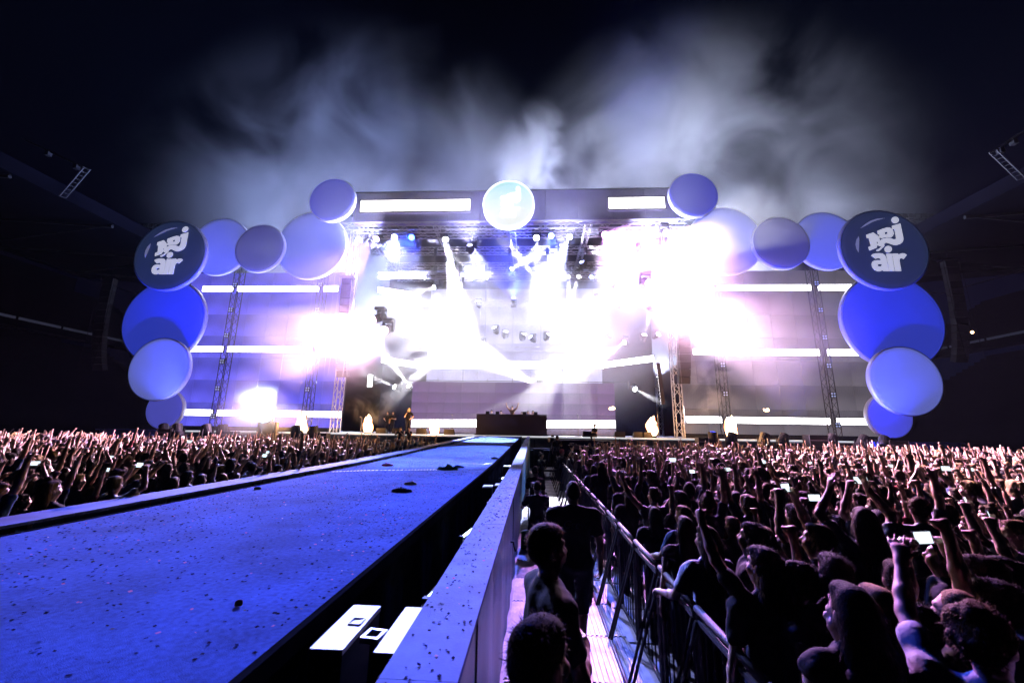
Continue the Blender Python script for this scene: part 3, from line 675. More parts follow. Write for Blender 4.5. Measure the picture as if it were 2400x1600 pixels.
# ------------------------------------------------------------------ moving heads and their beams
lens_m = {}
def lens(c, s):
    k = (tuple(c), s)
    if k not in lens_m: lens_m[k] = glow('lamp lens', c, s, False)
    return lens_m[k]
def head_meshes():
    b = MB(); b.box((0, 0, .06), (.42, .34, .12)); base = b.mesh('base', M['blackmetal'])
    b = MB(); b.box((0, 0, .14), (.46, .12, .05)); b.box((-.22, 0, .34), (.05, .14, .4)); b.box((.22, 0, .34), (.05, .14, .4)); yoke = b.mesh('yoke', M['blackmetal'])
    b = MB(); b.cyl((0, -.24, 0), (0, -.12, 0), .11, .17, n=14); b.cyl((0, -.12, 0), (0, .3, 0), .17, .185, n=14); head = b.mesh('head', M['blackmetal'])
    return base, yoke, head
HB, HY, HH = head_meshes()
lens_mesh = {}
def moving_head(pos, d, c, watts, angle, label, group, hang=False, k=1.5, ls=40., blend=.35, lamp=True):
    t = empty('moving_head', pos, 0, label, 'stage lamp', group)
    t.scale = (k, k, k if not hang else -k) if False else (k, k, k)
    d = Vector(d).normalized(); az = math.atan2(-d.x, d.y)
    flip = Matrix.Rotation(math.pi, 4, 'X') if hang else Matrix.Identity(4)
    b = link('base', HB, t); y = link('yoke', HY, t)
    b.matrix_local = flip; y.matrix_local = Matrix.Rotation(az, 4, 'Z') @ flip
    h = link('head', HH, t); s, dd, u = frame(d); mm = Matrix.Identity(4)
    for i in range(3): mm[i][0], mm[i][1], mm[i][2] = s[i], dd[i], u[i]
    mm.translation = Vector((0, 0, -.42 if hang else .42)); h.matrix_local = mm
    key = (tuple(c), ls)
    if key not in lens_mesh:
        q = MB(); q.cyl((0, .3, 0), (0, .312, 0), .15, n=14); lens_mesh[key] = q.mesh('lens', lens(c, ls))
    link('lens', lens_mesh[key], h)
    if lamp:
        ld = bpy.data.lights.new('beam', 'SPOT'); ld.energy = watts; ld.color = c; ld.spot_size = R_(angle); ld.spot_blend = blend; ld.shadow_soft_size = .08
        lo = bpy.data.objects.new('beam_lamp', ld); col.objects.link(lo); lo.parent = h; lo.location = (0, .36, 0); lo.rotation_euler = (R_(90), 0, 0)
    return t
WH = (.93, .91, 1); BL = (.015, .05, 1); LV = (.26, .34, 1); PK = (1, .50, .72); WARM = (1, .8, .62); COOL = (.7, .78, 1)
# name groups: (lamp px, aim px, lamp Y, aim Y, colour, watts, cone)
BEAMS = [
 ((1078, 622), (975, 525), 41, 38, WH, 9000, 13), ((1010, 655), (985, 520), 41, 38, WH, 8000, 12), ((985, 637), (820, 622), 39, 35, WH, 6000, 15), ((1006, 657), (800, 720), 39, 34, WH, 6000, 18),
 ((1090, 635), (1040, 660), 41, 40, LV, 1500, 9), ((1125, 633), (1080, 655), 41, 40, LV, 1500, 9), ((1168, 623), (1235, 580), 41, 39, WH, 9000, 24), ((1238, 645), (1195, 595), 41, 39, WH, 7000, 15),
 ((1262, 628), (1300, 645), 41, 40, LV, 2500, 9), ((1304, 628), (1312, 740), 41, 39, WH, 9000, 12), ((1332, 628), (1295, 740), 41, 39, WH, 9000, 12), ((1360, 630), (1352, 660), 41, 40, LV, 1800, 10),
 ((1388, 676), (1368, 560), 41, 38, WH, 12000, 17), ((1416, 636), (1600, 560), 37, 31, WH, 11000, 24), ((1410, 656), (1580, 730), 38, 33, WH, 9000, 24), ((1372, 685), (1340, 700), 41, 40, WH, 2500, 10),
 ((1052, 725), (985, 770), 43, 41, WH, 5000, 12), ((1075, 730), (1000, 745), 43, 41, WH, 6000, 13), ((1035, 786), (985, 835), 43, 41, WH, 5000, 11), ((1056, 785), (1000, 830), 43, 41, WH, 5000, 11), ((1090, 792), (1000, 820), 43, 41, WH, 6000, 12),
 ((1110, 790), (1035, 760), 43, 41, WH, 7000, 14), ((1440, 782), (1350, 845), 43, 40, WH, 9000, 15), ((1478, 778), (1500, 690), 42, 40, WH, 8000, 18), ((1505, 772), (1545, 745), 42, 40, WH, 3000, 12),
 ((1040, 615), (1010, 545), 41, 39, LV, 5000, 6), ((1060, 640), (1100, 560), 41, 39, WH, 5000, 5), ((1100, 700), (1060, 610), 42, 40, WH, 6000, 6), ((1140, 760), (1080, 640), 43, 40, WH, 7000, 6), ((1160, 770), (1185, 640), 43, 40, WH, 6000, 6), ((1200, 775), (1260, 650), 43, 40, WH, 7000, 7), ((1225, 780), (1130, 690), 43, 40, LV, 6000, 6),
 ((1255, 775), (1335, 660), 43, 40, WH, 7000, 6), ((1330, 770), (1400, 640), 43, 40, WH, 7000, 7), ((1400, 770), (1330, 660), 43, 40, LV, 6000, 6), ((1425, 700), (1460, 600), 41, 38, WH, 6000, 7), ((960, 780), (1010, 690), 42, 40, WH, 6000, 7), ((930, 770), (880, 660), 42, 39, WH, 6000, 8), ((1340, 610), (1310, 545), 41, 39, LV, 4000, 6),
 ((945, 893), (885, 815), 42, 39, WH, 8000, 14), ((915, 892), (820, 850), 41, 38, WH, 8000, 12), ((1240, 888), (1150, 840), 42, 40, WH, 7000, 26), ((1452, 890), (1510, 920), 41, 38, WH, 5000, 12)]
BEAMS.sort(key=lambda q: q[0][0])
for i, (lp, ap, Yl, Ya, c, wt, an) in enumerate(BEAMS):
    p, q = at(*lp, Yl), at(*ap, Ya)
    moving_head(p + Vector((0, 0, .63)), q - p, c, wt * 22, an, f'moving head lamp hung inside the stage, {ORD[i]} from the left among those throwing beams', 'lamps hung inside the stage', True)
# lamps facing the audience: they light the crowd, the runway and the pit
FRONT = [  # px, Y, target, colour, watts, cone
 ((838, 543), 34.5, (-30, 24, 1.5), (.5, .3, 1), 70000, 34), ((870, 541), 34.5, (-18, 20, 1.5), (.5, .3, 1), 70000, 32), ((906, 541), 34.5, (-3.3, 9, 1.5), (.36, .4, 1), 165000, 15), ((946, 542), 34.5, (-3.0, 4.2, 1.5), BL, 66000, 15), ((1022, 541), 34.5, (-2.6, 24, 1.5), WH, 480000, 12),
 ((1310, 538), 34.5, (-2.6, 16, 1.5), (.44, .5, 1), 240000, 14), ((1266, 538), 34.5, (.4, 4.5, 0), (.08, .14, 1), 60000, 12), ((1386, 534), 34.5, (9, 9, 0), (.75, .3, 1), 190000, 36), ((1440, 530), 34.5, (24, 20, 0), (.6, .3, 1), 90000, 36), ((1232, 540), 34.5, (.4, 15, 0), (.9, .88, 1), 160000, 7),
 ((1525, 530), 32.3, (14, 7, 0), (1, .58, .55), 300000, 36)]
for i, (lp, Yl, tg, c, wt, an) in enumerate(FRONT):
    p = at(*lp, Yl); moving_head(p + Vector((0, 0, .63)), Vector(tg) - p, c, wt, an, f'bright lamp under the header facing the crowd, {ORD[i]} from the left', 'lamps under the header facing the crowd', True, 1.7, 60.)
# big blinding lamps inside the stage, aimed out of the stage
for i, (lp, Yl, tg, c, wt, an, lab) in enumerate((((892, 748), 35.2, (-17, 12, 1.5), (1, .56, .84), 167200, 60, 'blinding lamp glaring at the left of the stage'), ((874, 722), 35.2, (-30, 20, 1.5), (1, .56, .84), 149600, 56, 'lamp just above the left blinding lamp'), ((1290, 742), 43, (12, 6, 2), PK, 60000, 40, 'blinding lamp glaring at the middle of the stage'),
        ((1482, 640), 34.6, (16, 11, 1.5), (1, .56, .84), 215000, 64, 'blinding lamp glaring at the right of the stage'), ((1500, 700), 34.6, (28, 18, 1.5), (1, .56, .84), 228000, 58, 'lamp below the right blinding lamp'))):
    p = at(*lp, Yl); moving_head(p + Vector((0, 0, .63)), Vector(tg) - p, c, wt, an, lab, 'blinding lamps', True, 2.2, 90., .8)
# fill lamps added behind the header to brighten the stage smoke
for i, (px, tpx, wt) in enumerate(((850, 1000, 60000), (960, 900, 50000), (1090, 1100, 40000), (1270, 1250, 50000), (1400, 1430, 60000), (1510, 1350, 80000))):
    p = at(px, 560, 35.2); q = at(tpx, 800, 43); moving_head(p + Vector((0, 0, .63)), q - p, (.6, .62, 1), wt * .75, 95, f'added fill lamp behind the header washing the stage, {ORD[i]} from the left', 'added fill lamps on the stage', True, 1.4, 30., 1.0)
p = at(1180, 705, 41); moving_head(p, at(1180, 560, 36) - p, (.05, .08, 1), 26000, 110, 'added blue fill lamp in the middle of the stage washing the roof trusses', 'added fill lamps on the stage', False, 1.4, 30., 1.0)  # blue fill lamp added to tint the haze under the header
for i, (px, tx, wt) in enumerate(((880, -20, 17000), (1080, -6, 11000), (1290, 3, 12000), (1470, 15, 14000))):  # wide lamps added to lift a soft veil over the header
    p = at(px, 575, 33.4); moving_head(p + Vector((0, 0, .63)), Vector((tx, 27, 25)) - p, (.52, .52, 1), wt * .8, 135, f'added lamp tilted up at the header filling the haze with light, {ORD[i]} from the left', 'added lamps tilted up at the header', True, 1.4, 30., 1.0)
# roof lamps throwing shafts into the sky
for i, (lp, ap, c, wt, an) in enumerate((((985, 440), (905, 120), COOL, 300000, 7), ((1010, 440), (1000, 120), COOL, 200000, 5), ((1440, 440), (1470, 100), BL, 400000, 40), ((900, 440), (820, 200), LV, 60000, 60), ((1180, 440), (1150, 300), (.9, .9, 1), 26000, 70))):
    p = at(*lp, 39); p.z = 21.9; q = at(*ap, 40); moving_head(p, q - p, c, wt, an, f'lamp on the stage roof shining up into the smoke, {ORD[i]} in the row', 'roof lamps shining upwards', False, blend=1.0)
for i, (x, tx, tz, c, wt, an) in enumerate(((-17, -22, 34, (.38, .48, 1), 680000, 125), (-2, 2, 40, (.6, .66, 1), 750000, 50), (15, 19, 34, (.62, .68, 1), 820000, 125))):  # unseen lamps set behind the stage to brighten the smoke evenly
    p = Vector((x, 50, 8.02 if abs(x) > 5 else .02)); moving_head(p, Vector((tx, 47, tz)) - p, c, wt, an, 'unseen ground lamp behind the stage lighting the smoke from below, ' + ['left', 'middle', 'right'][i], 'unseen ground lamps behind the stage', False, blend=1.0)
for i, x in enumerate((-17, 15)):
    t = empty('lamp_tower', (x, 50, 0), 0, ['left', 'right'][i] + ' unseen truss tower behind the stage carrying an upward lamp', 'truss tower', 'lamp towers behind the stage'); truss((0, 0, 0), (0, 0, 7.9), .5, 'tower_truss', t); b = MB(); b.box((0, 0, 7.96), (.9, .9, .1)); b.build('platform', M['blackmetal'], t)
# floor heads along the stage front washing the discs
FLOOR = [(384, 'L'), (417, 'L'), (486, 'L'), (523, 'L'), (627, 'glare'), (696, 'L'), (735, 'L'), (1668, 'R'), (1712, 'R'), (1787, 'R'), (1831, 'R'), (1943, 'R'), (2016, 'R'), (2066, 'R')]
aims = {384: (365, 860), 417: (385, 735), 486: (395, 590), 523: (510, 565), 696: (610, 570), 735: (730, 560), 1668: (1660, 550), 1712: (1790, 560), 1787: (1893, 555), 1831: (2030, 560), 1943: (2045, 738), 2016: (2075, 875), 2066: (2045, 960)}
k_ = 2352 / 2400
for i, (sx, kd) in enumerate(FLOOR):
    p = at(sx * k_, 1010 * k_, 30.3); p.z = 1.365
    side = 'left' if sx < 1200 else 'right'; nn = ORD[i if sx < 1200 else i - 7]
    if kd == 'glare':
        moving_head(p, Vector((p.x + 2, 14, 20)) - p, (.5, .64, 1), 60000, 70, 'dazzling blue-white lamp on the stage front left of the runway', 'floor lamps on the stage front', False, 2.8, 400.)
    else:
        tg = at(*aims[sx], YD - .5); moving_head(p, tg - p, BL if sx not in (384, 2016) else (.25, .3, 1), (900 + 42 * (tg - p).length ** 2) * (.8 if (tg - p).length > 6 else .45), 44, f'moving head lamp on the stage front, {nn} from the left at the {side} side', 'floor lamps on the stage front', False, 1.75, 14., 1.0)
for i, (x, tx) in enumerate(((-26.4, -31.5), (22.4, 27.5))):  # two blue lamps added to light the stage end walls
    p = Vector((x, 30.0, 1.365)); moving_head(p, Vector((tx, 31.9, 1.3)) - p, (.03, .08, 1), 5000, 110, ['added blue lamp at the far left end of the stage front', 'added blue lamp at the far right end of the stage front'][i], 'floor lamps on the stage front', False, 1.4, 10., 1.0)
# flight cases beside the floor heads
for i, (sx, w, h) in enumerate(((400, 1.1, .9), (545, 1.0, .8), (570, .7, .6), (760, .9, .8), (1640, .7, .9), (1903, 1.3, 1.2), (1850, .8, .6), (1965, .9, .7), (2086, 1.2, .9))):
    p = at(sx * k_, 1015 * k_, 30.5); t = empty('flight_case', (p.x, 30.25, 1.362), R_(rnd.uniform(-6, 6)), 'black flight case in front of the stage, ' + f'{ORD[i]} from the left', 'case', 'flight cases along the stage front')
    b = MB(); b.box((0, 0, h * .5), (w, .7, h)); b.build('body', M['blackmetal'], t)
    b = MB()
    for x in (-w / 2, w / 2): b.box((x, -.35, h * .5), (.04, .03, h))
    b.box((0, -.36, h * .7), (w, .02, .04)); b.build('edging', M['alu'], t)
# ------------------------------------------------------------------ DJ booth, stage furniture
t = empty('dj_booth', at(1175, 990, 33), 0, 'wide black DJ booth in the middle of the stage', 'DJ booth'); t.location.z = ZD
xa, xb = at(1094, 970, 33).x - t.location.x, at(1256, 970, 33).x - t.location.x; hb = at(1175, 951, 33).z - ZD
b = MB(); b.box(((xa + xb) / 2, .05, hb / 2), (xb - xa, .1, hb)); b.build('front_panel', mat('satin black front', (.02, .018, .03), .35), t)
b = MB(); b.box((xa + .05, .6, hb / 2), (.1, 1.0, hb)); b.box((xb - .05, .6, hb / 2), (.1, 1.0, hb)); b.build('side_panel', M['blackmetal'], t)
b = MB(); b.box(((xa + xb) / 2, .75, hb - .25), (xb - xa - .2, 1.2, .06)); b.build('table_top', M['blackmetal'], t)
for i, x in enumerate((-2.0, -1.2, 1.0, 1.9)):
    b = MB(); b.box((x, .55, hb - .1), (.45, .4, .2)); b.box((x, .55, hb + .12), (.3, .05, .24)); b.build('mixer', M['blackmetal'], t)
def mic_stand(px, py, Y, h, label):
    p = at(px, py, Y); t = empty('microphone_stand', (p.x, Y, ZD), 0, label, 'microphone stand', 'microphone stands on stage')
    b = MB(); b.cyl((0, 0, .02), (0, 0, h), .02); b.cyl((0, 0, 0), (0, 0, .03), .22, n=16); b.build('pole', M['alu'], t)
    b = MB(); b.cyl((0, 0, h), (-.06, -.18, h + .06), .025); b.sphere((-.06, -.2, h + .07), .04); b.build('microphone', M['alu'], t)
for a in ((1038, 990, 32.5, 1.5, 'silver microphone stand left of the DJ booth'), (1328, 985, 32.5, 1.6, 'silver microphone stand right of the DJ booth'), (829, 985, 33, 1.2, 'short microphone stand at the far left stage wing'), (1512, 990, 34, 1.9, 'tall microphone stand at the right wing by the flame'), (1570, 985, 33.5, 1.4, 'microphone stand at the far right wing')): mic_stand(*a)
def wedge(px, label, Y=31.7):
    p = at(px, 1005, Y); t = empty('floor_monitor', (p.x, Y, ZD), math.pi, label, 'monitor speaker', 'floor monitors on the stage edge')
    b = MB(); b.prism([(-.38, 0), (.38, 0), (.38, .1), (-.38, .1)], -.25, .25); b.add([(-.38, -.25, .1), (.38, -.25, .1), (.38, .25, .1), (-.38, .25, .1), (-.38, .25, .42), (.38, .25, .42)], [(0, 1, 5, 4), (3, 4, 5, 2), (0, 4, 3), (1, 2, 5)]); b.build('cabinet', M['blackmetal'], t)
    b = MB(); b.add([(-.33, -.21, .15), (.33, -.21, .15), (.33, .2, .395), (-.33, .2, .395)], [(0, 1, 2, 3)]); b.build('grille', M['alu'], t)
for i, px in enumerate((876, 912, 968, 1032, 1350, 1423, 1466, 1486)): wedge(px, f'black wedge monitor on the stage edge, {ORD[i]} from the left')
# ------------------------------------------------------------------ flames
def flame_mat():
    m = bpy.data.materials.new('flame'); m.use_nodes = True; nt = m.node_tree; nt.nodes.clear()
    out = nt.nodes.new('ShaderNodeOutputMaterial'); e = nt.nodes.new('ShaderNodeEmission'); tc = nt.nodes.new('ShaderNodeTexCoord'); lw = nt.nodes.new('ShaderNodeLayerWeight'); lw.inputs[0].default_value = .35
    rp = nt.nodes.new('ShaderNodeValToRGB'); nt.links.new(lw.outputs['Facing'], rp.inputs[0])
    rp.color_ramp.elements[0].color = (1, .72, .42, 1); rp.color_ramp.elements[1].color = (1, .22, .04, 1); rp.color_ramp.elements[0].position = .25; rp.color_ramp.elements[1].position = .8
    no = nt.nodes.new('ShaderNodeTexNoise'); no.inputs['Scale'].default_value = 3; nt.links.new(tc.outputs['Object'], no.inputs[0])
    mr = nt.nodes.new('ShaderNodeMapRange'); mr.inputs['To Min'].default_value = 1.1; mr.inputs['To Max'].default_value = 3.2; nt.links.new(no.outputs['Fac'], mr.inputs[0])
    fm_ = nt.nodes.new('ShaderNodeMapRange'); fm_.inputs['From Min'].default_value = .1; fm_.inputs['From Max'].default_value = .85; fm_.inputs['To Min'].default_value = 5.0; fm_.inputs['To Max'].default_value = .8; nt.links.new(lw.outputs['Facing'], fm_.inputs[0]); ml_ = nt.nodes.new('ShaderNodeMath'); ml_.operation = 'MULTIPLY'; nt.links.new(mr.outputs[0], ml_.inputs[0]); nt.links.new(fm_.outputs[0], ml_.inputs[1])
    nt.links.new(rp.outputs[0], e.inputs[0]); nt.links.new(ml_.outputs[0], e.inputs[1]); nt.links.new(e.outputs[0], out.inputs[0]); m.cycles.emission_sampling = 'NONE'
    return m
FM = flame_mat()
def flame(px, py_top, py_base, Y, w, label, ball=False):
    p = at(px, py_base, Y); tpt = at(px, py_top, Y); h = tpt.z - p.z; q = random.Random(px)
    t = empty('flame_jet', p, 0, label, 'flame', 'flames along the stage')
    for k in range(5 if not ball else 8):
        b = MB(); n, L = 10, 9; ox, oy = q.uniform(-.3, .3) * w, q.uniform(-.3, .3) * w; hh = h * q.uniform(.6, 1.0); ww = w * q.uniform(.3, .55)
        for j in range(L + 1):
            s = j / L; rr = ww * (math.sin(math.pi * min(1, s * .9 + .12)) ** .7) * (1 - .3 * s) + .002
            if ball: rr = ww * math.sqrt(max(0, 1 - (2 * s - 1) ** 2)) + .002
            cx = ox * s + .12 * w * math.sin(s * 5 + k * 2); cz = hh * s if not ball else h * (.5 + q.uniform(-.0, .0)) + ww * (2 * s - 1) * 1.1 + oy
            for i in range(n):
                a = 6.2832 * i / n; rj = rr * (1 + .35 * math.sin(a * 3 + s * 7 + k) * s); b.v.append((cx + rj * math.cos(a) + (ox * 2 if ball else 0), oy + rj * math.sin(a), cz))
        for j in range(L):
            for i in range(n): b.f.append((j * n + i, j * n + (i + 1) % n, (j + 1) * n + (i + 1) % n, (j + 1) * n + i)); b.mi.append(0)
        b.build('flame_tongue', FM, t, True)
    if not ball:
        b = MB(); b.box((0, 0, -.1), (.4, .4, .22)); b.build('nozzle_box', M['blackmetal'], t)
    ld = bpy.data.lights.new('flame light', 'POINT'); ld.energy = 1600 * w; ld.color = (1, .45, .15); ld.shadow_soft_size = w * .5
    lo = bpy.data.objects.new('flame_light', ld); col.objects.link(lo); lo.parent = t; lo.location = (0, -.8 * w, h * .5)
flame(845, 948, 992, 31.6, 0.75, 'orange flame jet left of the singers'); flame(997, 958, 1000, 31.6, 0.75, 'flame jet on the stage edge left of the booth'); flame(688, 946, 1000, 31.8, 0.75, 'pinkish flame jet in front of the left video wall')
flame(1500, 950, 1000, 31.8, 0.9, 'tall orange flame jet at the right stage wing'); flame(1680, 946, 1004, 31.8, 0.83, 'orange flame jet in front of the right video wall')
flame(1406, 930, 945, 33, .22, 'small fireball in the air right of the booth', True); flame(1762, 934, 950, 33, .2, 'small fading fireball before the right video wall', True)

# ------------------------------------------------------------------ people: one continuous surface per body, grown from a posed skeleton
class SDF:
    def __init__(s, res): s.res = res; s.p = []; s.cuts = []
    def cap(s, a, b, r1, r2=None, k=.03, sub=False): s.p.append(('c', np.array(a, float), np.array(b, float), r1, r1 if r2 is None else r2, k, sub)); return s
    def ell(s, c, r, k=.03, Rm=None, sub=False): s.p.append(('e', np.array(c, float), np.array(r, float), Rm, None, k, sub)); return s
    def cut(s, p, n): s.cuts.append((np.array(p, float), np.array(n, float))); return s     # drop what lies on the +n side
    def bounds(s, q):
        if q[0] == 'c': r = max(q[3], q[4]); return np.minimum(q[1], q[2]) - r, np.maximum(q[1], q[2]) + r
        r = max(q[2]) if q[3] is not None else q[2]; return q[1] - r, q[1] + r
    def mesh(s, wob=0.0):
        res = s.res; bb = [s.bounds(q) for q in s.p if not q[6]]
        lo = np.min([b[0] for b in bb], 0) - 3 * res; hi = np.max([b[1] for b in bb], 0) + 3 * res
        n = np.ceil((hi - lo) / res).astype(int) + 1
        D = np.full(n, 1.0, np.float32)
        for q in s.p:
            l, h = s.bounds(q); k = q[5]; pad = k + 3 * res
            i0 = np.maximum(((l - pad - lo) / res).astype(int), 0); i1 = np.minimum(((h + pad - lo) / res).astype(int) + 2, n)
            if np.any(i1 <= i0): continue
            ax = [lo[a] + res * np.arange(i0[a], i1[a]) for a in range(3)]
            X, Y, Z = np.meshgrid(*ax, indexing='ij')
            if q[0] == 'c':
                a, b = q[1], q[2]; d = b - a; L = d @ d + 1e-9
                t = np.clip(((X - a[0]) * d[0] + (Y - a[1]) * d[1] + (Z - a[2]) * d[2]) / L, 0, 1)
                v = np.sqrt((X - a[0] - t * d[0]) ** 2 + (Y - a[1] - t * d[1]) ** 2 + (Z - a[2] - t * d[2]) ** 2) - (q[3] + (q[4] - q[3]) * t)
            else:
                P = np.stack([X - q[1][0], Y - q[1][1], Z - q[1][2]], -1)
                if q[3] is not None: P = P @ q[3]
                r = q[2]; k0 = np.sqrt(((P / r) ** 2).sum(-1)); k1 = np.sqrt(((P / (r * r)) ** 2).sum(-1)) + 1e-6
                v = k0 * (k0 - 1) / k1
            sl = tuple(slice(i0[a], i1[a]) for a in range(3)); o = D[sl]
            if q[6]:
                v = -v; hh = np.maximum(k - np.abs(o - v), 0) / k; D[sl] = np.maximum(o, v) + hh * hh * k * .25
            else:
                hh = np.maximum(k - np.abs(o - v), 0) / k; D[sl] = np.minimum(o, v) - hh * hh * k * .25
        G = None
        if s.cuts or wob:
            G = np.meshgrid(*[lo[a] + res * np.arange(n[a]) for a in range(3)], indexing='ij')
        if wob:
            D += wob * (np.sin(G[2] * 38 + 9 * G[0] + 5 * np.sin(G[1] * 14)) * .6 + np.sin(G[0] * 47 + G[2] * 21) * .5 + np.sin(G[1] * 52 - G[2] * 17) * .5).astype(np.float32)
        for p, nn in s.cuts:
            D = np.maximum(D, (G[0] - p[0]) * nn[0] + (G[1] - p[1]) * nn[1] + (G[2] - p[2]) * nn[2])
        ins = D < 0
        c8 = [ins[i:n[0] - 1 + i, j:n[1] - 1 + j, k:n[2] - 1 + k] for i in (0, 1) for j in (0, 1) for k in (0, 1)]
        cnt = sum(c.astype(np.int8) for c in c8); act = (cnt > 0) & (cnt < 8)
        idx = np.argwhere(act); vid = np.full(act.shape, -1, np.int32); vid[act] = np.arange(len(idx))
        acc = np.zeros((len(idx), 3)); num = np.zeros(len(idx))
        cor = [(i, j, k) for i in (0, 1) for j in (0, 1) for k in (0, 1)]
        for a in range(8):
            for b in range(a + 1, 8):
                da = np.array(cor[b]) - np.array(cor[a])
                if np.abs(da).sum() != 1: continue
                va = D[tuple((idx + cor[a]).T)]; vb = D[tuple((idx + cor[b]).T)]; mm = (va < 0) != (vb < 0)
                t = np.where(mm, va / np.where(mm, va - vb, 1), 0)
                acc += np.where(mm[:, None], np.array(cor[a]) + t[:, None] * da, 0); num += mm
        V = lo + res * (idx + acc / num[:, None]); Q = []
        for ax in range(3):
            s0 = [slice(1, -1)] * 3; s1 = [slice(1, -1)] * 3; s0[ax] = slice(0, -1); s1[ax] = slice(1, None)
            A, B = ins[tuple(s0)], ins[tuple(s1)]; e = np.argwhere(A != B); off = np.array([1, 1, 1]); off[ax] = 0; e = e + off
            fl = ins[tuple(e.T)]; u, w = [(1, 2), (2, 0), (0, 1)][ax]
            def cell(du, dw): q_ = e.copy(); q_[:, u] += du; q_[:, w] += dw; return vid[tuple(q_.T)]
            f = np.stack([cell(-1, -1), cell(0, -1), cell(0, 0), cell(-1, 0)], 1); f[~fl] = f[~fl][:, ::-1]; Q.append(f)
        return V.astype(np.float32), np.concatenate(Q)
def np_mesh(name, parts, mats):               # parts: list of (V, quads, material index)
    V = np.concatenate([p[0] for p in parts]); o = 0; Qs = []; mi = []
    for v, q, k in parts: Qs.append(q + o); o += len(v); mi.append(np.full(len(q), k))
    Q = np.concatenate(Qs).astype(np.int32); me = bpy.data.meshes.new(name)
    me.vertices.add(len(V)); me.vertices.foreach_set('co', V.ravel())
    me.loops.add(Q.size); me.loops.foreach_set('vertex_index', Q.ravel())
    me.polygons.add(len(Q)); me.polygons.foreach_set('loop_start', np.arange(0, Q.size, 4, dtype=np.int32))
    for x in mats: me.materials.append(x)
    me.polygons.foreach_set('material_index', np.concatenate(mi).astype(np.int32)); me.polygons.foreach_set('use_smooth', np.ones(len(Q), bool))
    me.update(calc_edges=True); return me
def nrm(v): v = np.array(v, float); return v / (np.linalg.norm(v) + 1e-9)
def rotm(yaw, pitch, roll=0):
    return np.array(Matrix.Rotation(yaw, 3, 'Z') @ Matrix.Rotation(pitch, 3, 'X') @ Matrix.Rotation(roll, 3, 'Y'))
def hand(s, Wp, h, nv, mode, side, fr=.0098, solid=False):
    h = nrm(h); nv = nrm(np.array(nv) - h * (h @ nv)); sv = np.cross(h, nv) * side
    if solid: s.cap(Wp, Wp + h * .12, .032, .03, .02); return
    s.cap(Wp, Wp + h * .075 + sv * .022, .022, .019, .02); s.cap(Wp, Wp + h * .08 - sv * .022, .022, .018, .02); s.cap(Wp + h * .03, Wp + h * .085, .019, .017, .02)
    curl = {'open': (.12, .2), 'relax': (.5, .7), 'grip': (1.0, 1.3), 'fist': (1.5, 1.7), 'point': (1.5, 1.7)}[mode]
    for i, (o, L) in enumerate(((.036, .068), (.013, .077), (-.012, .072), (-.035, .056))):
        c1, c2 = curl
        if mode == 'point' and i == 0: c1, c2 = .05, .05
        if mode == 'open': spread = (i - 1.5) * -.16
        else: spread = (i - 1.5) * -.03
        b0 = Wp + h * .085 + sv * o; hd = nrm(h + sv * spread)
        d1 = hd * math.cos(c1) + nv * math.sin(c1); d2 = hd * math.cos(c1 + c2) + nv * math.sin(c1 + c2)
        m1 = b0 + d1 * L * .52; s.cap(b0, m1, fr, fr, .006); s.cap(m1, m1 + d2 * L * .5, fr, fr * .85, .006)
    tb = Wp + h * .028 + sv * .026
    td = nrm(h * .7 + sv * .75) if mode == 'open' else nrm(h * .8 + sv * .35 + nv * .5)
    te = tb + td * .042; s.cap(tb, te, fr * 1.25, fr * 1.1, .012); s.cap(te, te + nrm(td + h * .5 + (nv * .5 if mode != 'open' else 0)) * .032, fr * 1.1, fr * .9, .006)
ARMS = {  # upper-arm direction, forearm direction, hand direction, palm direction, hand mode (for the right arm; x mirrored for the left)
 'down': ((.18, -.02, -1), (.05, .25, -1), (.0, .2, -1), (-1, 0, 0), 'relax'),
 'up': ((.35, .12, 1), (.02, .12, 1), (0, .15, 1), (0, 1, .1), 'open'), 'upwide': ((.75, .1, .8), (.35, .1, 1), (.2, .1, 1), (0, 1, 0), 'open'),
 'forwardup': ((.25, .75, .6), (.02, .75, .8), (0, .7, .8), (0, .7, -.7), 'open'), 'point': ((.3, .6, .75), (.05, .5, 1), (0, .5, 1), (-1, 0, 0), 'point'),
 'fist': ((.65, .45, .25), (-.05, .1, 1), (0, .05, 1), (-.2, 1, 0), 'fist'), 'fisthigh': ((.4, .2, 1), (.05, .1, 1), (0, .1, 1), (0, 1, 0), 'fist'),
 'phone': ((.30, .8, .55), (-.42, .25, 1), (-.3, .1, 1), (-1, .1, 0), 'grip'), 'phonehigh': ((.25, .5, 1), (-.42, .15, 1), (-.3, .1, 1), (-1, .1, 0), 'grip'),
 'clap': ((.45, .4, .9), (-.62, .15, 1), (-.25, .1, 1), (-1, 0, 0), 'open'), 'rail': ((.2, .45, -.8), (-.1, .95, -.25), (0, 1, -.1), (0, 0, -1), 'grip'),
 'folded': ((.22, .25, -1), (-.85, .45, .15), (-1, .05, .1), (0, -1, 0), 'relax'), 'hip': ((.5, -.25, -.8), (-.55, .35, -.4), (-.7, .3, -.4), (-.2, 1, 0), 'relax'),
 'camera': ((.25, .55, -.55), (-.35, .6, .75), (-.3, .5, .6), (-1, .2, 0), 'grip'), 'shoulder': ((.35, .5, -.35), (-.2, .35, .9), (-.2, .5, .8), (-1, 0, 0), 'grip'), 'elbowout': ((.8, .4, .15), (-.9, .35, .35), (-1, .2, .2), (0, 1, 0), 'relax'),
 'mic': ((.2, .3, -.9), (-.35, .55, .85), (-.3, .3, .8), (-1, 0, 0), 'grip')}
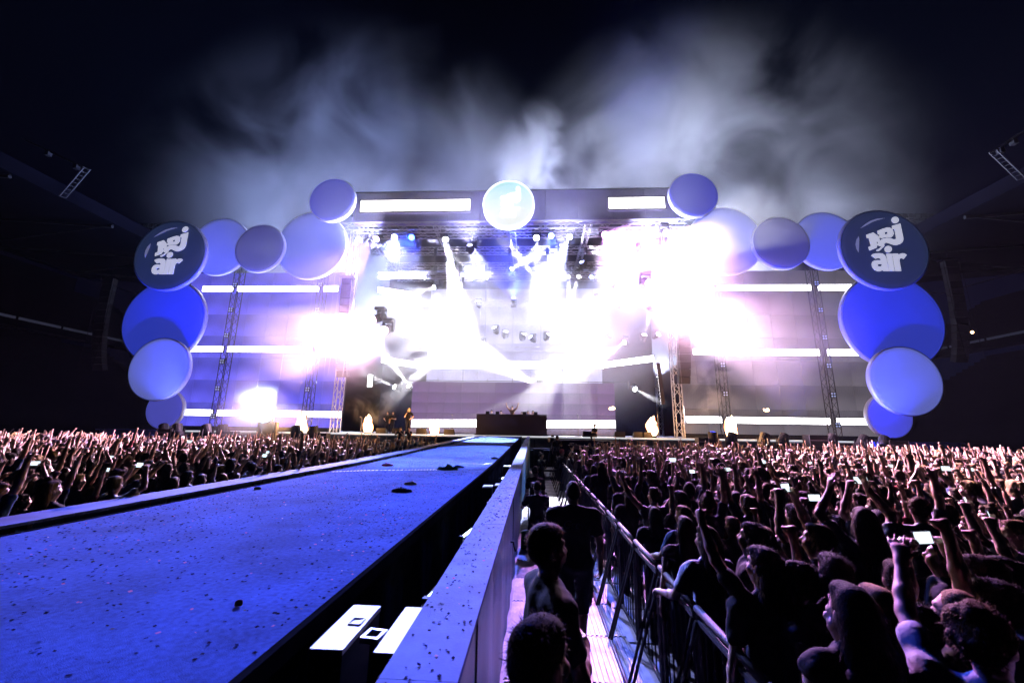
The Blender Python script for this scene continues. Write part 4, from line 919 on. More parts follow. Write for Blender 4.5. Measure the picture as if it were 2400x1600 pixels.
def person_parts(res, la, ra, hair='short', hy=0., hp=0., sleeve='short', legs='stand', low=False, shorts=False, build=1.0, lean=0.0, wide=1.0):
    S = lambda: SDF(res)
    B, T, P, H = S(), S(), S(), S()
    dz = {'stand': 0, 'kneel': -.42, 'sit': -.42, 'walk': 0}[legs]
    def pt(x, y, z):                          # torso points lean forward about the hip
        z0 = .95; zz = z - z0
        if z > z0: y, z = y * math.cos(lean) + zz * math.sin(lean), z0 + zz * math.cos(lean) - y * math.sin(lean)
        return np.array([x * (wide if z > .8 else 1), y, z + dz])
    neck = pt(0, -.01, 1.47); Rm = rotm(hy, hp)
    def hd(x, y, z): return neck + Rm @ np.array([x, y, z])
    b = build
    for Q, e in ((B, 0), (T, .014)):          # torso in skin, and again as cloth
        Q.ell(pt(0, 0, 1.30), np.array([.165, .105, .17]) * b + e, .05); Q.ell(pt(0, .01, 1.10), np.array([.14, .10, .16]) * b + e, .05); Q.ell(pt(0, -.005, .96), np.array([.16, .115, .13]) * b + e, .05)
        Q.cap(pt(-.15, -.005, 1.41), pt(.15, -.005, 1.41), .058 * b + e, k=.05); Q.cap(pt(0, -.015, 1.40), pt(0, -.012, 1.46), .062 + e, .055 + e, .04)
    B.cap(pt(0, -.015, 1.42), hd(0, .01, .08), .054, .05, .03)
    B.ell(hd(0, -.005, .185), (.074, .096, .112), .02, Rm); B.ell(hd(0, .035, .115), (.055, .062, .066), .035, Rm)
    if not low:
        B.cap(hd(0, .088, .185), hd(0, .112, .152), .011, .016, .015); B.cap(hd(-.035, .083, .205), hd(.035, .083, .205), .012, k=.02)
        for sx in (-1, 1):
            B.ell(hd(sx * .077, -.005, .165), (.012, .024, .034), .008, Rm); B.ell(hd(sx * .032, .096, .182), (.016, .012, .011), .012, Rm, True); B.cap(hd(sx * .045, .075, .148), hd(sx * .03, .085, .135), .018, k=.025)
        B.cap(hd(-.02, .098, .108), hd(.02, .098, .108), .009, k=.012)
    wr = {}
    for sx, an in ((1, ra), (-1, la)):
        u, f, h, n, md = ARMS[an] if isinstance(an, str) else an
        mx = np.array([sx, 1, 1]); u, f, h, n = [nrm(np.array(v) * mx) for v in (u, f, h, n)]
        up_ = max(0, u[2]); sh = pt(sx * (.195 - .03 * up_) * (.6 + .4 * b), 0, 1.405 + .05 * up_); el = sh + u * .285; wp = el + f * .25
        B.cap(sh, el, .05 * b, .038, .04); B.cap(el, el + f * .09, .038, .040, .02); B.cap(el + f * .09, wp, .040, .026, .02); hand(B, wp, h, n, md, sx, solid=low); wr[sx] = (wp, h, n)
        T.cap(pt(sx * .14, 0, 1.40), sh, .068 * b, .062 * b, .04)
        if sleeve == 'short': T.cap(sh, sh + u * .17, .062 * b, .062, .03)
        elif sleeve == 'long': T.cap(sh, el, .062 * b, .053, .03); T.cap(el, el + f * .21, .052, .042, .02)
        hip = pt(sx * .09, 0, .93)
        if legs in ('stand', 'walk'):
            st = .16 * sx if legs == 'walk' else .02 * sx; kn = np.array([sx * .1, .04 + st * .6, .50]); akl = np.array([sx * .105, -.02 + st, .085])
        elif legs == 'sit':
            kn = np.array([sx * .14, .43, .50]); akl = np.array([sx * .14, .38, .085])
        else:
            kn = np.array([sx * .13, .40 if sx > 0 else .12, .47 if sx > 0 else .08]); akl = np.array([sx * .13, .36 if sx > 0 else -.34, .085])
        toe = akl + np.array([sx * .02, .15, -.045]) if not (legs == 'kneel' and sx < 0) else akl + np.array([0, -.05, -.05])
        if not low:
            B.cap(hip, kn, .078 * b, .05, .04); B.cap(kn, kn * .65 + akl * .35 + np.array([0, -.012, 0]), .05, .052, .03); B.cap(kn * .65 + akl * .35 + np.array([0, -.012, 0]), akl, .052, .034, .03); B.cap(akl + np.array([0, -.03, -.045]), toe, .036, .03, .03)
        P.cap(hip, kn, .096 * b, .068, .04)
        if not shorts: P.cap(kn, akl, .066, .052, .03)
        else: P.cap(kn, kn * .8 + akl * .2, .074, .072, .03)
        if not low: P.cap(akl + np.array([0, -.035, -.04]), toe + np.array([0, .02, 0]), .046, .04, .03)
    P.ell(pt(0, -.005, .95), np.array([.168, .125, .13]) * b, .04)
    # hair
    H.ell(hd(0, -.016, .20), (.083, .103, .108), .02, Rm); H.ell(hd(0, .045, .255), (.06, .05, .04), .03, Rm)
    fn = Rm @ nrm((0, 1, -.55)); H.cut(hd(0, .062, .225), fn)
    if hair == 'short': H.cut(hd(0, -.05, .11), Rm @ nrm((0, .5, -1)))
    elif hair == 'long':
        for sx in (-1, 0, 1): H.cap(hd(sx * .045, -.05, .17), pt(sx * .075, -.085, 1.30), .05, .045, .04); H.cap(pt(sx * .07, -.085, 1.30), pt(sx * .06, -.10, 1.13), .045, .02, .04)
    elif hair == 'bob':
        for sx in (-1, 0, 1): H.cap(hd(sx * .055, -.04, .19), hd(sx * .06, -.04, .04), .052, .04, .04)
    elif hair == 'tail':
        H.ell(hd(0, -.115, .25), (.03, .03, .03), .02); H.cap(hd(0, -.12, .24), hd(0, -.17, .12), .03, .036, .03); H.cap(hd(0, -.17, .12), pt(0, -.14, 1.36), .036, .014, .03); H.cut(hd(0, -.05, .08), Rm @ nrm((0, .7, -1)))
    elif hair == 'bun':
        H.ell(hd(0, -.06, .325), (.045, .045, .04), .015); H.cut(hd(0, -.05, .10), Rm @ nrm((0, .7, -1)))
    elif hair == 'curly':
        q = random.Random(5)
        for _ in range(70):
            a, c_ = q.uniform(0, 6.28), q.uniform(-.2, 1); rr = math.sqrt(max(0, 1 - c_ * c_)); H.ell(hd(.08 * rr * math.cos(a), -.03 + .09 * rr * math.sin(a), .205 + .1 * c_), (.021, .021, .021), .008)
        H.cut(hd(0, -.05, .11), Rm @ nrm((0, .5, -1)))
    elif hair == 'buzz':
        H.p = []; H.ell(hd(0, -.008, .19), (.0775, .0995, .1145), .02, Rm); H.cuts = []; H.cut(hd(0, .055, .25), fn); H.cut(hd(0, -.03, .13), Rm @ nrm((0, .55, -1)))
    if low:                                   # only what stands above the heads in front
        for Q in (B, T): Q.cut((0, 0, 1.0), (0, 0, -1))
    T.cut(pt(0, 0, .90 if not low else 1.0), (0, 0, -1))
    return dict(body=B.mesh(), shirt=T.mesh(.005), trousers=None if low else P.mesh(.004), hair=(H.mesh(.003 if hair != 'buzz' else 0) if low or hair == 'buzz' else wisps(H.mesh(.004), hair, 900, 3))), wr, hd
def wisps(vq, hair, n, seed):
    V, Qd = vq; rg = np.random.default_rng(seed)
    A, Bv, Cv = V[Qd[:, 0]], V[Qd[:, 1]], V[Qd[:, 2]]; nn = np.cross(Bv - A, Cv - A); nn /= np.linalg.norm(nn, axis=1)[:, None] + 1e-9
    ix = rg.integers(0, len(Qd), n); P = V[Qd[ix]].mean(1); N_ = nn[ix]; rd = rg.normal(0, 1, (n, 3)); dn = np.array([0, -.15, -1.0])
    longh = hair in ('long', 'bob', 'tail'); L = rg.uniform(.05, .13, (n, 1)) if longh else rg.uniform(.014, .034, (n, 1))
    d1 = (dn * .9 + N_ * .30 + rd * .12) if longh else (N_ * .7 + dn * .3 + rd * .35); d1 /= np.linalg.norm(d1, axis=1)[:, None]
    d2 = d1 + dn * (.5 if longh else .3) + rd * .2; d2 /= np.linalg.norm(d2, axis=1)[:, None]
    w = np.cross(d1, N_ + rd * .3); w /= np.linalg.norm(w, axis=1)[:, None] + 1e-9; w *= .0022 if longh else .0017
    P0 = P - N_ * .004; P1 = P0 + d1 * L * .5; P2 = P1 + d2 * L * .5
    pts = np.stack([P0 - w, P0 + w, P1 + w * .8, P1 - w * .8, P2 + w * .15, P2 - w * .15], 1).reshape(-1, 3); b0 = np.arange(n)[:, None] * 6
    q1 = b0 + np.array([[0, 1, 2, 3]]); q2 = b0 + np.array([[3, 2, 4, 5]])
    return np.concatenate([V, pts]).astype(np.float32), np.concatenate([Qd, q1 + len(V), q2 + len(V)])
SK = [M['skinA'], M['skinB'], M['skinC']]
def make_person(name, skin, shirt_c, pant_c, hair_c, parts, wr=None):
    ms = {k: np_mesh(k, [(v[0], v[1], 0)], [skin if k == 'body' else M['hair'] if k == 'hair' else M['cloth']]) for k, v in parts.items() if v is not None and len(v[1])}
    return ms
def place(ms, loc, rz, sc, skin, cols, label, cat, group=None):
    o = link('person', ms['body'], None, loc); o.rotation_euler = (0, 0, rz); o.scale = (sc, sc, sc)
    o.material_slots[0].link = 'OBJECT'; o.material_slots[0].material = skin
    tag(o, label, cat, group)
    for k in ('hair', 'shirt', 'trousers'):
        if k in ms:
            c = link(k, ms[k], o); c.color = (*cols[k], 1)
    return o
SHIRT = [(.01, .01, .012), (.015, .015, .02), (.02, .02, .03), (.03, .03, .05), (.02, .03, .08), (.1, .1, .12), (.5, .5, .52), (.65, .65, .66), (.25, .03, .04), (.04, .1, .25), (.3, .3, .34), (.02, .02, .02)]
PANT = [(.015, .018, .03), (.02, .03, .07), (.01, .01, .01), (.05, .05, .06)]
HAIRC = [(.012, .009, .007), (.02, .013, .009), (.05, .028, .015), (.09, .05, .025), (.28, .18, .08), (.4, .28, .13)]
# poses used through the crowd
POSES = [('down', 'up', 'short', 'one arm raised'), ('upwide', 'upwide', 'short', 'arms thrown wide'), ('down', 'fisthigh', 'buzz', 'fist punched high'), ('clap', 'clap', 'long', 'clapping overhead'),
         ('phone', 'phone', 'short', 'raising a phone'), ('down', 'forwardup', 'tail', 'one arm forward'), ('down', 'down', 'long', 'arms lowered'), ('forwardup', 'forwardup', 'curly', 'both arms forward'),
         ('down', 'fist', 'short', 'bent raised fist'), ('point', 'down', 'bob', 'pointing up'), ('up', 'up', 'tail', 'both arms up'), ('down', 'down', 'short', 'arms lowered'),
         ('phonehigh', 'phonehigh', 'bob', 'phone overhead'), ('rail', 'rail', 'long', 'hands in front'), ('fist', 'up', 'bun', 'arms up unevenly'), ('elbowout', 'up', 'curly', 'one arm up')]
HN = {'short': 'short', 'buzz': 'cropped', 'long': 'long', 'tail': 'ponytailed', 'curly': 'curly', 'bob': 'chin-length', 'bun': 'bunned'}
PROTO = []
for i, (la, ra, hr, tx) in enumerate(POSES):
    pr_, wr_, hd_ = person_parts(.0125, la, ra, hr, R_((i * 37) % 50 - 25), R_((i * 13) % 16 - 4), 'none' if i % 5 == 1 else 'short', build=.93 + .03 * (i % 4))
    PROTO.append((make_person('person', M['skinA'], 0, 0, 0, pr_), wr_, tx, HN[hr]))
def cols(q): return dict(hair=q.choice(HAIRC), shirt=q.choice(SHIRT), trousers=q.choice(PANT))
PHM = [mat('phone casing', (.02, .02, .02), .3), glow('phone screen', (.75, .9, 1), 1.6, False), mat('white phone casing', (.7, .7, .72), .3)]
pcase = MB().box((0, 0, 0), (.145, .010, .074)).mesh('casing', PHM[0]); pscr = MB().box((0, -.0058, 0), (.13, .002, .066)).mesh('screen', PHM[1])
pcase_w = MB().box((0, 0, 0), (.145, .010, .074)).mesh('casing', PHM[2])
def phone(loc, rz, label, upright=False, white=False, tilt=-.15):
    t = empty('phone', loc, rz, label, 'phone', 'phones held up by the crowd'); t.rotation_euler = (tilt, R_(90) if upright else 0, rz)
    link('casing', pcase_w if white else pcase, t); link('screen', pscr, t); return t

# ------------------------------------------------------------------ people one can point to
def hero(px, py, zh, label, la='down', ra='down', hair='short', rz=0., hy=0., hp=0., skin=0, shirt=(.004, .004, .005), pant=(.012, .013, .02), hc=(.02, .013, .009), sc=1.0, legs='stand', at_=None, z0=0., res=.0105, **kw):
    pr_, wr_, hd_ = person_parts(res, la, ra, hair, R_(hy), R_(hp), legs=legs, **kw)
    loc = Vector(at_) if at_ else atz(px, py, zh); loc.z = z0
    o = place(make_person('person', SK[skin], 0, 0, 0, pr_), loc, R_(rz), sc, SK[skin], dict(hair=hc, shirt=shirt, trousers=pant), label, 'person')
    def W(v):
        bpy.context.view_layer.update(); return o.matrix_world @ Vector(v)
    return o, wr_, W
# security pit
crew, _, _ = hero(0, 0, 0, 'broad security man in black shirt and shorts walking away down the pit', 'down', 'down', 'buzz', 2, sc=1.1, legs='walk', at_=(.50, 5.4, 0), build=1.18, wide=1.12, shorts=True, res=.010)
tc_ = bpy.data.curves.new('back_print', 'FONT'); tc_.body = 'Crew'; tc_.size = .115; tc_.align_x = 'CENTER'; tc_.extrude = .0015; tc_.shear = .2
tmp = bpy.data.objects.new('back_print', tc_); col.objects.link(tmp); dg = bpy.context.evaluated_depsgraph_get(); me = bpy.data.meshes.new_from_object(tmp.evaluated_get(dg)); bpy.data.objects.remove(tmp)
me.materials.clear(); me.materials.append(mat('grey back print', (.09, .10, .16), .8)); o = link('back_print', me, crew, (0, -.152, 1.30)); o.rotation_euler = (R_(90), 0, 0)
hero(0, 0, 0, 'security man with fair short hair leaning on the parapet with folded arms', 'folded', 'folded', 'short', -72, hy=8, hc=(.35, .2, .1), sc=1.12, at_=(.10, 2.75, 0), build=1.06, wide=1.02, res=.009)
hero(0, 0, 0, 'dark-haired man at the bottom of the picture facing into the pit', 'down', 'down', 'short', -30, hy=-12, sc=1.08, at_=(.03, 1.62, 0), build=1.05, wide=1.08, res=.009, hc=(.02, .012, .012))
ph_, w_, Wf = hero(0, 0, 0, 'kneeling photographer in black with green bag beside the parapet', 'camera', 'camera', 'short', 12, sc=1.05, at_=(.10, 9.9, 0), legs='kneel')
b = MB(); b.box((0, 0, 0), (.14, .09, .1)); b.cyl((0, .04, 0), (0, .19, 0), .04, n=10)
o = b.build('photo_camera', M['blackmetal'], None, False, Wf((0, .30, 1.24))); o.rotation_euler.z = R_(12); tag(o, 'black photo camera held by the kneeling photographer', 'camera')
b = MB(); b.box((0, 0, .16), (.24, .16, .32)); b.sphere((0, 0, .3), (.13, .09, .08)); o = b.build('shoulder_bag', mat('green bag cloth', (.02, .2, .03), .7), None, True, (-.13, 9.75, .03)); tag(o, 'green shoulder bag behind the kneeling photographer', 'bag')
hero(0, 0, 0, 'guard in black sitting with one leg out against the parapet', 'down', 'down', 'short', -25, sc=1.12, at_=(.08, 12.8, 0), legs='sit')
t = empty('stool', (.02, 12.75, 0), 0, 'low black stool under the sitting guard', 'stool'); b = MB(); b.box((0, 0, .42), (.36, .36, .05)); b.build('seat', M['blackmetal'], t)
for sx in (-.14, .14):
    for sy in (-.14, .14): b = MB(); b.cyl((sx, sy, 0), (sx, sy, .4), .018); b.build('leg', M['blackmetal'], t)
hero(0, 0, 0, 'slim guard with tied hair and folded arms standing in the bright pit', 'folded', 'folded', 'bun', -60, sc=.93, at_=(.36, 17.9, 0), build=.85)
c1, _, Wf = hero(0, 0, 0, 'cameraman in black standing on a platform at a tripod camera', 'down', 'camera', 'short', 10, sc=1.02, at_=(1.38, 24, 0), z0=.5)
t = empty('camera_platform', (1.35, 24.1, 0), 0, 'dark low camera platform in front of the stage', 'platform'); b = MB(); b.box((0, 0, .45), (2.0, 1.8, .1)); b.build('top', M['blackmetal'], t)
for sx in (-.9, .9):
    for sy in (-.8, .8): b = MB(); b.cyl((sx, sy, 0), (sx, sy, .4), .04); b.build('leg', M['alu'], t)
t = empty('television_camera', (1.05, 24.45, .5), R_(8), 'television camera on a tripod in front of the stage', 'camera')
for a in (0, 2.1, 4.2): b = MB(); b.cyl((.35 * math.sin(a), .35 * math.cos(a), 0), (0, 0, 1.3), .022); b.build('tripod_leg', M['blackmetal'], t)
b = MB(); b.box((0, 0, 1.55), (.22, .6, .28)); b.box((.05, -.2, 1.78), (.12, .25, .12)); b.build('body', M['blackmetal'], t); b = MB(); b.cyl((0, .3, 1.55), (0, .62, 1.55), .09, .11, n=12); b.build('lens', M['blackmetal'], t)
c2, _, Wf = hero(0, 0, 0, 'cameraman in black with pale sun hat shouldering a camera at the barrier', 'down', 'shoulder', 'short', -50, sc=1.05, at_=(1.85, 20.2, 0), z0=.12)
b = MB(); b.cyl((0, 0, 0), (0, 0, .014), .17, n=20); b.cyl((0, 0, .01), (0, 0, .11), .105, .085, n=20); o = b.build('sun_hat', mat('straw hat', (.7, .68, .6), .8), None, False, Wf((0, 0, 1.70))); tag(o, 'pale sun hat on the cameraman at the barrier', 'hat')
t = empty('shoulder_camera', Wf((.16, .1, 1.62)), R_(-50), 'shoulder camera carried by the man in the pale hat', 'camera'); b = MB(); b.box((0, .05, 0), (.16, .5, .22)); b.box((0, -.1, .15), (.05, .3, .05)); b.build('body', M['blackmetal'], t); b = MB(); b.cyl((0, .3, 0), (0, .5, 0), .06, .075, n=10); b.build('lens', M['blackmetal'], t)
b = MB(); b.box((0, 0, .06), (.6, .6, .12)); o = b.build('riser', M['blackmetal'], None, False, (1.85, 20.2, 0)); tag(o, 'small black riser under the man in the pale hat', 'riser')
hero(0, 0, 0, 'man in pink cap and dark jacket standing at the far barrier', 'down', 'folded', 'short', -60, sc=1.0, at_=(1.3, 18.9, 0), sleeve='long', hc=(.8, .25, .2))
t = empty('speaker_cabinet', (.35, 25.5, 0), 0, 'tall dark speaker cabinet against the stage front at the parapet end', 'speaker'); b = MB(); b.box((0, 0, .75), (.6, .5, 1.5)); b.build('cabinet', M['blackmetal'], t); b = MB(); b.box((0, -.26, .75), (.52, .02, 1.4)); b.build('grille', M['black'], t)
t = empty('speaker_cabinet', (3.2, 27.5, 0), 0, 'wide dark speaker cabinet against the stage front behind the cameraman', 'speaker'); b = MB(); b.box((0, 0, 1.0), (3.4, .8, 2.0)); b.build('cabinet', M['blackmetal'], t); b = MB(); b.box((0, -.41, 1.0), (3.2, .02, 1.8)); b.build('grille', M['black'], t)
b = MB(); b.box((0, 0, .2), (.45, .3, .4)); b.box((0, 0, .43), (.47, .32, .05)); o = b.build('storage_box', mat('grey plastic box', (.4, .42, .5), .5), None, False, (.78, 7.6, .03)); tag(o, 'pale plastic box on the pit floor by the barrier', 'box')
# on stage
def stage_person(px, Y, label, la, ra, hair, rz=180., z0=ZD, sc=1.05, **kw):
    p = at(px, 985, Y); return hero(0, 0, 0, label, la, ra, hair, rz, at_=(p.x, Y, 0), z0=z0, sc=sc, res=.014, **kw)
s1, w_, Wf = stage_person(936, 31.9, 'singer in dark clothes leaning over a microphone at stage left', 'hip', 'mic', 'long', 200, sc=1.12, hp=-10, lean=.15, hc=(.6, .45, .2))
stage_person(888, 36, 'left one of two backing dancers side by side', 'down', 'hip', 'long', 175); stage_person(900, 36, 'right one of two backing dancers side by side', 'folded', 'down', 'bob', 190)
stage_person(1176, 34.2, 'DJ with both arms raised behind the booth', 'upwide', 'upwide', 'buzz', 180, shirt=(.5, .3, .22), z0=ZD + .45, sc=1.08); stage_person(1150, 34.2, 'person behind the booth just left of the DJ', 'elbowout', 'elbowout', 'short', 170, shirt=(.3, .3, .3), z0=ZD + .1)
stage_person(1128, 34.3, 'dark figure behind the left end of booth', 'down', 'down', 'short', 180, z0=ZD + .15); stage_person(1198, 34.4, 'dark figure just right of the DJ', 'down', 'down', 'short', 180, z0=ZD + .05); stage_person(1212, 34.2, 'person with bent arm behind the right of booth', 'elbowout', 'down', 'short', 190, shirt=(.4, .3, .3), z0=ZD + .1); stage_person(1224, 34.4, 'dark figure behind the right end of booth', 'down', 'down', 'curly', 180, z0=ZD + .15)
t = empty('booth_riser', (at(1175, 970, 34.3).x, 34.45, ZD), 0, 'low riser behind the DJ booth', 'riser'); b = MB(); b.box((0, 0, .02), (6, .9, .04)); b.build('top', M['blackmetal'], t)
g1, w_, Wf = stage_person(1366, 31.3, 'guitarist in black sitting on the stage edge right of the booth', 'folded', 'folded', 'short', 120, legs='sit', z0=ZD - .45)
for a in ((918, 'left one of two photographers crouching below the stage edge'), (938, 'right one of two photographers crouching below the stage edge')):
    p = at(a[0], 1000, 29.2); hero(0, 0, 0, a[1], 'camera', 'camera', 'short', 170, at_=(p.x, 29.3, 0), z0=.9, res=.014)
    b = MB(); b.box((0, 0, .45), (.6, .6, .9)); o = b.build('riser', M['blackmetal'], None, False, (p.x, 29.3, 0)); tag(o, 'black box carrying the ' + a[1].split(' crouching')[0], 'box')
# front rows right of the pit, as the picture shows them
HEROES = [  # px, py, pose, yaw, hair colour, shirt, label
 (1619, 1243, 13, 18, 2, (.45, .5, .62), 'long-haired girl in pale blue top at the barrier'), (1717, 1238, 11, 62, 0, 0, 'man in glasses seen in profile turned left'), (1695, 1303, 8, 8, 0, 1, 'person with raised clenched fist close to the barrier'),
 (1761, 1312, 9, 10, 4, 0, 'fair-haired person pointing up with orange wristband'), (1820, 1338, 11, 66, 1, 0, 'man in profile looking left, hand near face'), (1868, 1243, 12, 34, 2, 0, 'long-haired woman in profile filming with phone overhead'),
 (1907, 1323, 11, 15, 0, 0, 'dark-haired man behind the profile man'), (1886, 1425, 6, 55, 3, 0, 'brown-haired woman in profile low at the bottom edge'), (2154, 1281, 6, 52, 1, 0, 'long dark-haired woman in profile turned left'),
 (2000, 1401, 6, 20, 5, 0, 'blonde woman seen from behind near the bottom edge'), (2087, 1439, 11, 30, 1, 0, 'short-haired man at the bottom looking left'), (2332, 1229, 4, 42, 5, 7, 'blond man in white shirt holding up a phone at the right edge'),
 (2287, 1395, 4, 14, 1, 4, 'person in blue sleeves filming at the bottom right'), (1925, 1215, 4, 5, 0, 7, 'person in white shirt filming with both hands'), (2020, 1205, 12, -4, 0, 10, 'person in grey top holding phone overhead with both arms'),
 (1560, 1150, 13, 30, 1, 0, 'woman with long hair leaning on the barrier'), (1500, 1140, 1, 10, 2, 7, 'person in white top with both arms up at the barrier'), (1548, 1215, 6, 5, 1, 0, 'long-haired woman in dark top behind the barrier'),
 (1820, 1190, 11, 30, 0, 0, 'dark-haired man in black in the third row'), (2250, 1330, 8, 20, 2, 0, 'person with a raised fist near the right edge'), (1800, 1400, 6, 10, 0, 0, 'dark long-haired person low beside the barrier'), (2190, 1420, 2, 25, 4, 0, 'cropped fair man with fist up at the bottom right')]
taken = []; inst = 0
q = random.Random(21)
CN = [0]
def put(pi, loc, rz, sc, cl, label, group, skin=None):
    ms, wr_, tx, hr = PROTO[pi]
    o = place(ms, loc, rz, sc, skin or q.choices(SK, [6, 3, .6])[0], cl, label, 'person', group)
    return o
nph = 0
def hold_phone(o, pi, label, white=False):
    wr_ = PROTO[pi][1]; a, b_ = [np.array(wr_[k][0]) + np.array(wr_[k][1]) * .10 for k in (1, -1)]
    mid = (a + b_) / 2; bpy.context.view_layer.update(); p = o.matrix_world @ Vector(mid); d = o.matrix_world.to_3x3() @ Vector(b_ - a)
    phone(p, o.rotation_euler.z, label, white=white)
for px, py, pi, yw, hc, sh, lab in HEROES:
    sc = q.uniform(.97, 1.05); p = atz(px, py, 1.63 * sc); p.z = 0
    if p.x < 1.55: p.x = 1.55
    o = put(pi, p, R_(yw), sc, dict(hair=HAIRC[hc], shirt=sh if isinstance(sh, tuple) else SHIRT[sh], trousers=PANT[1]), lab, None, SK[0])
    taken.append((p.x, p.y))
    if pi in (4, 12): hold_phone(o, pi, 'lit phone held by the ' + lab.split(' holding')[0].split(' filming')[0], hc == 5)
# the rest of the crowd
spots = []
for side in (1, -1):
    y = 1.3
    while y < 29.6:
        x = (1.72 if y < 17.6 else 3.4) if side > 0 else 6.35
        while x < 46:
            X, Y = side * x + q.uniform(-.2, .2), y + q.uniform(-.22, .22)
            if side > 0: X = max(X, 1.62)
            else: X = min(X, -6.3)
            sc = q.gauss(.97, .065); pj = project((X, Y, 1.64 * sc))
            if pj and -80 < pj[0] < 2430 and pj[1] < 1640 and Y < 29.2 - (0 if abs(X - CX) < 25 else 0) and q.random() < .93 and not (2.0 < X < 5.2 and Y > 26.6) and not (X < -3 and abs(Y - 29.3) < .5):
                if all((X - a) ** 2 + (Y - c) ** 2 > .16 for a, c in taken): spots.append((pj[2], X, Y, sc))
            x += q.uniform(.5, .68) + .012 * y
        y += .56
spots.sort()
near, far = spots[:272], spots[272:]
SIDE = {1: 'right of the pit', -1: 'left of the runway'}
HCN = ['black', 'dark', 'dark brown', 'brown', 'fair', 'blond']; SCN = ['black', 'black', 'black', 'charcoal', 'navy', 'grey', 'pale grey', 'white', 'red', 'blue', 'mid grey', 'black']
wgt = [5, 4, 4, 3, 2, 5, 4, 3, 4, 3, 4, 4, 2, 1.5, 3, 3]
for i, (d, X, Y, sc) in enumerate(near):
    pi = q.choices(range(16), wgt)[0]; sd = 1 if X > 0 else -1
    if X < 2.2 and X > 0 and q.random() < .5: pi = 13
    rz = R_(q.gauss(0, 20)) + math.atan2(X - CX, 40 - Y) * .5
    tx = PROTO[pi][2]
    cl = cols(q); hn_ = HCN[HAIRC.index(cl['hair'])]; sn_ = SCN[SHIRT.index(cl['shirt'])]
    who = f'fan with {PROTO[pi][3]} {hn_} hair in {sn_} {SIDE[sd]}'
    o = put(pi, Vector((X, Y, 0)), rz, sc, cl, f'{who}, {tx}', f'concertgoers in the nearer crowd {SIDE[sd]}')
    if pi in (4, 12) and q.random() < .8: hold_phone(o, pi, 'phone held by ' + who, q.random() < .3)
# farther crowd: one mass of instanced figures
fm = [mat('far skin', (.5, .3, .2), .5, instcol='skin_c'), mat('far cloth', (.1, .1, .1), .85, instcol='shirt_c', bump=.3, bscale=18), mat('far hair', (.03, .02, .02), .5, instcol='hair_c')]
pc = bpy.data.collections.new('crowd figures')
LOWP = [('down', 'up', 'short'), ('upwide', 'upwide', 'short'), ('down', 'fisthigh', 'buzz'), ('clap', 'clap', 'long'), ('phone', 'phone', 'bob'), ('down', 'forwardup', 'tail'), ('forwardup', 'forwardup', 'curly'), ('up', 'up', 'long'), ('down', 'fist', 'short'), ('point', 'down', 'bob'), ('down', 'down', 'long'), ('down', 'upwide', 'buzz'), ('down', 'down', 'short'), ('rail', 'down', 'curly')]
for i, (la, ra, hr) in enumerate(LOWP):
    pr_, _, _ = person_parts(.021, la, ra, hr, R_((i * 37) % 50 - 25), R_(5), low=True, build=.97)
    me = np_mesh(f'figure', [(*pr_['body'], 0), (*pr_['shirt'], 1), (*pr_['hair'], 2)], fm); pc.objects.link(bpy.data.objects.new(f'figure_{i:02d}', me))
pm_ = bpy.data.meshes.new('crowd'); pm_.from_pydata([(X, Y, 0) for d, X, Y, s in far], [], [])
nF = len(far)
def attr(n, ty, vals, key):
    a = pm_.attributes.new(n, ty, 'POINT'); a.data.foreach_set(key, np.array(vals, dtype=np.int32 if ty == 'INT' else np.float32).ravel())
attr('pidx', 'INT', [q.choices(range(14), [4, 2, 4, 2, 2, 4, 2, 2, 4, 4, 6, 3, 7, 4])[0] for _ in far], 'value')
attr('rot', 'FLOAT_VECTOR', [(0, 0, R_(q.gauss(0, 20)) + math.atan2(X - CX, 40 - Y) * .5) for d, X, Y, s in far], 'vector')
attr('sc', 'FLOAT', [s for d, X, Y, s in far], 'value')
attr('shirt_c', 'FLOAT_COLOR', [(*q.choice(SHIRT), 1) for _ in far], 'color'); attr('hair_c', 'FLOAT_COLOR', [(*q.choice(HAIRC), 1) for _ in far], 'color')
attr('skin_c', 'FLOAT_COLOR', [(*q.choices([(.62, .40, .30), (.48, .29, .20), (.26, .15, .10)], [6, 3, 1])[0], 1) for _ in far], 'color')
crowd = link('crowd', pm_); tag(crowd, 'far part of the dense crowd with raised arms filling the arena up to the stage', 'crowd', kind='stuff')
ng = bpy.data.node_groups.new('crowd figures', 'GeometryNodeTree'); ng.interface.new_socket('Geometry', in_out='INPUT', socket_type='NodeSocketGeometry'); ng.interface.new_socket('Geometry', in_out='OUTPUT', socket_type='NodeSocketGeometry')
N = ng.nodes; gi, go = N.new('NodeGroupInput'), N.new('NodeGroupOutput'); ip = N.new('GeometryNodeInstanceOnPoints'); ci = N.new('GeometryNodeCollectionInfo'); ci.inputs['Collection'].default_value = pc; ci.inputs['Separate Children'].default_value = True; ci.inputs['Reset Children'].default_value = True
def na(n, ty):
    a = N.new('GeometryNodeInputNamedAttribute'); a.data_type = ty; a.inputs[0].default_value = n; return a.outputs[0]
m2p = N.new('GeometryNodeMeshToPoints'); L_ = ng.links
L_.new(gi.outputs[0], m2p.inputs[0]); L_.new(m2p.outputs[0], ip.inputs['Points']); L_.new(ci.outputs[0], ip.inputs['Instance']); ip.inputs['Pick Instance'].default_value = True
L_.new(na('pidx', 'INT'), ip.inputs['Instance Index']); e2r = N.new('FunctionNodeEulerToRotation'); L_.new(na('rot', 'FLOAT_VECTOR'), e2r.inputs[0]); L_.new(e2r.outputs[0], ip.inputs['Rotation']); L_.new(na('sc', 'FLOAT'), ip.inputs['Scale']); L_.new(ip.outputs[0], go.inputs[0])
md = crowd.modifiers.new('figures', 'NODES'); md.node_group = ng
print('crowd', len(near), nF)

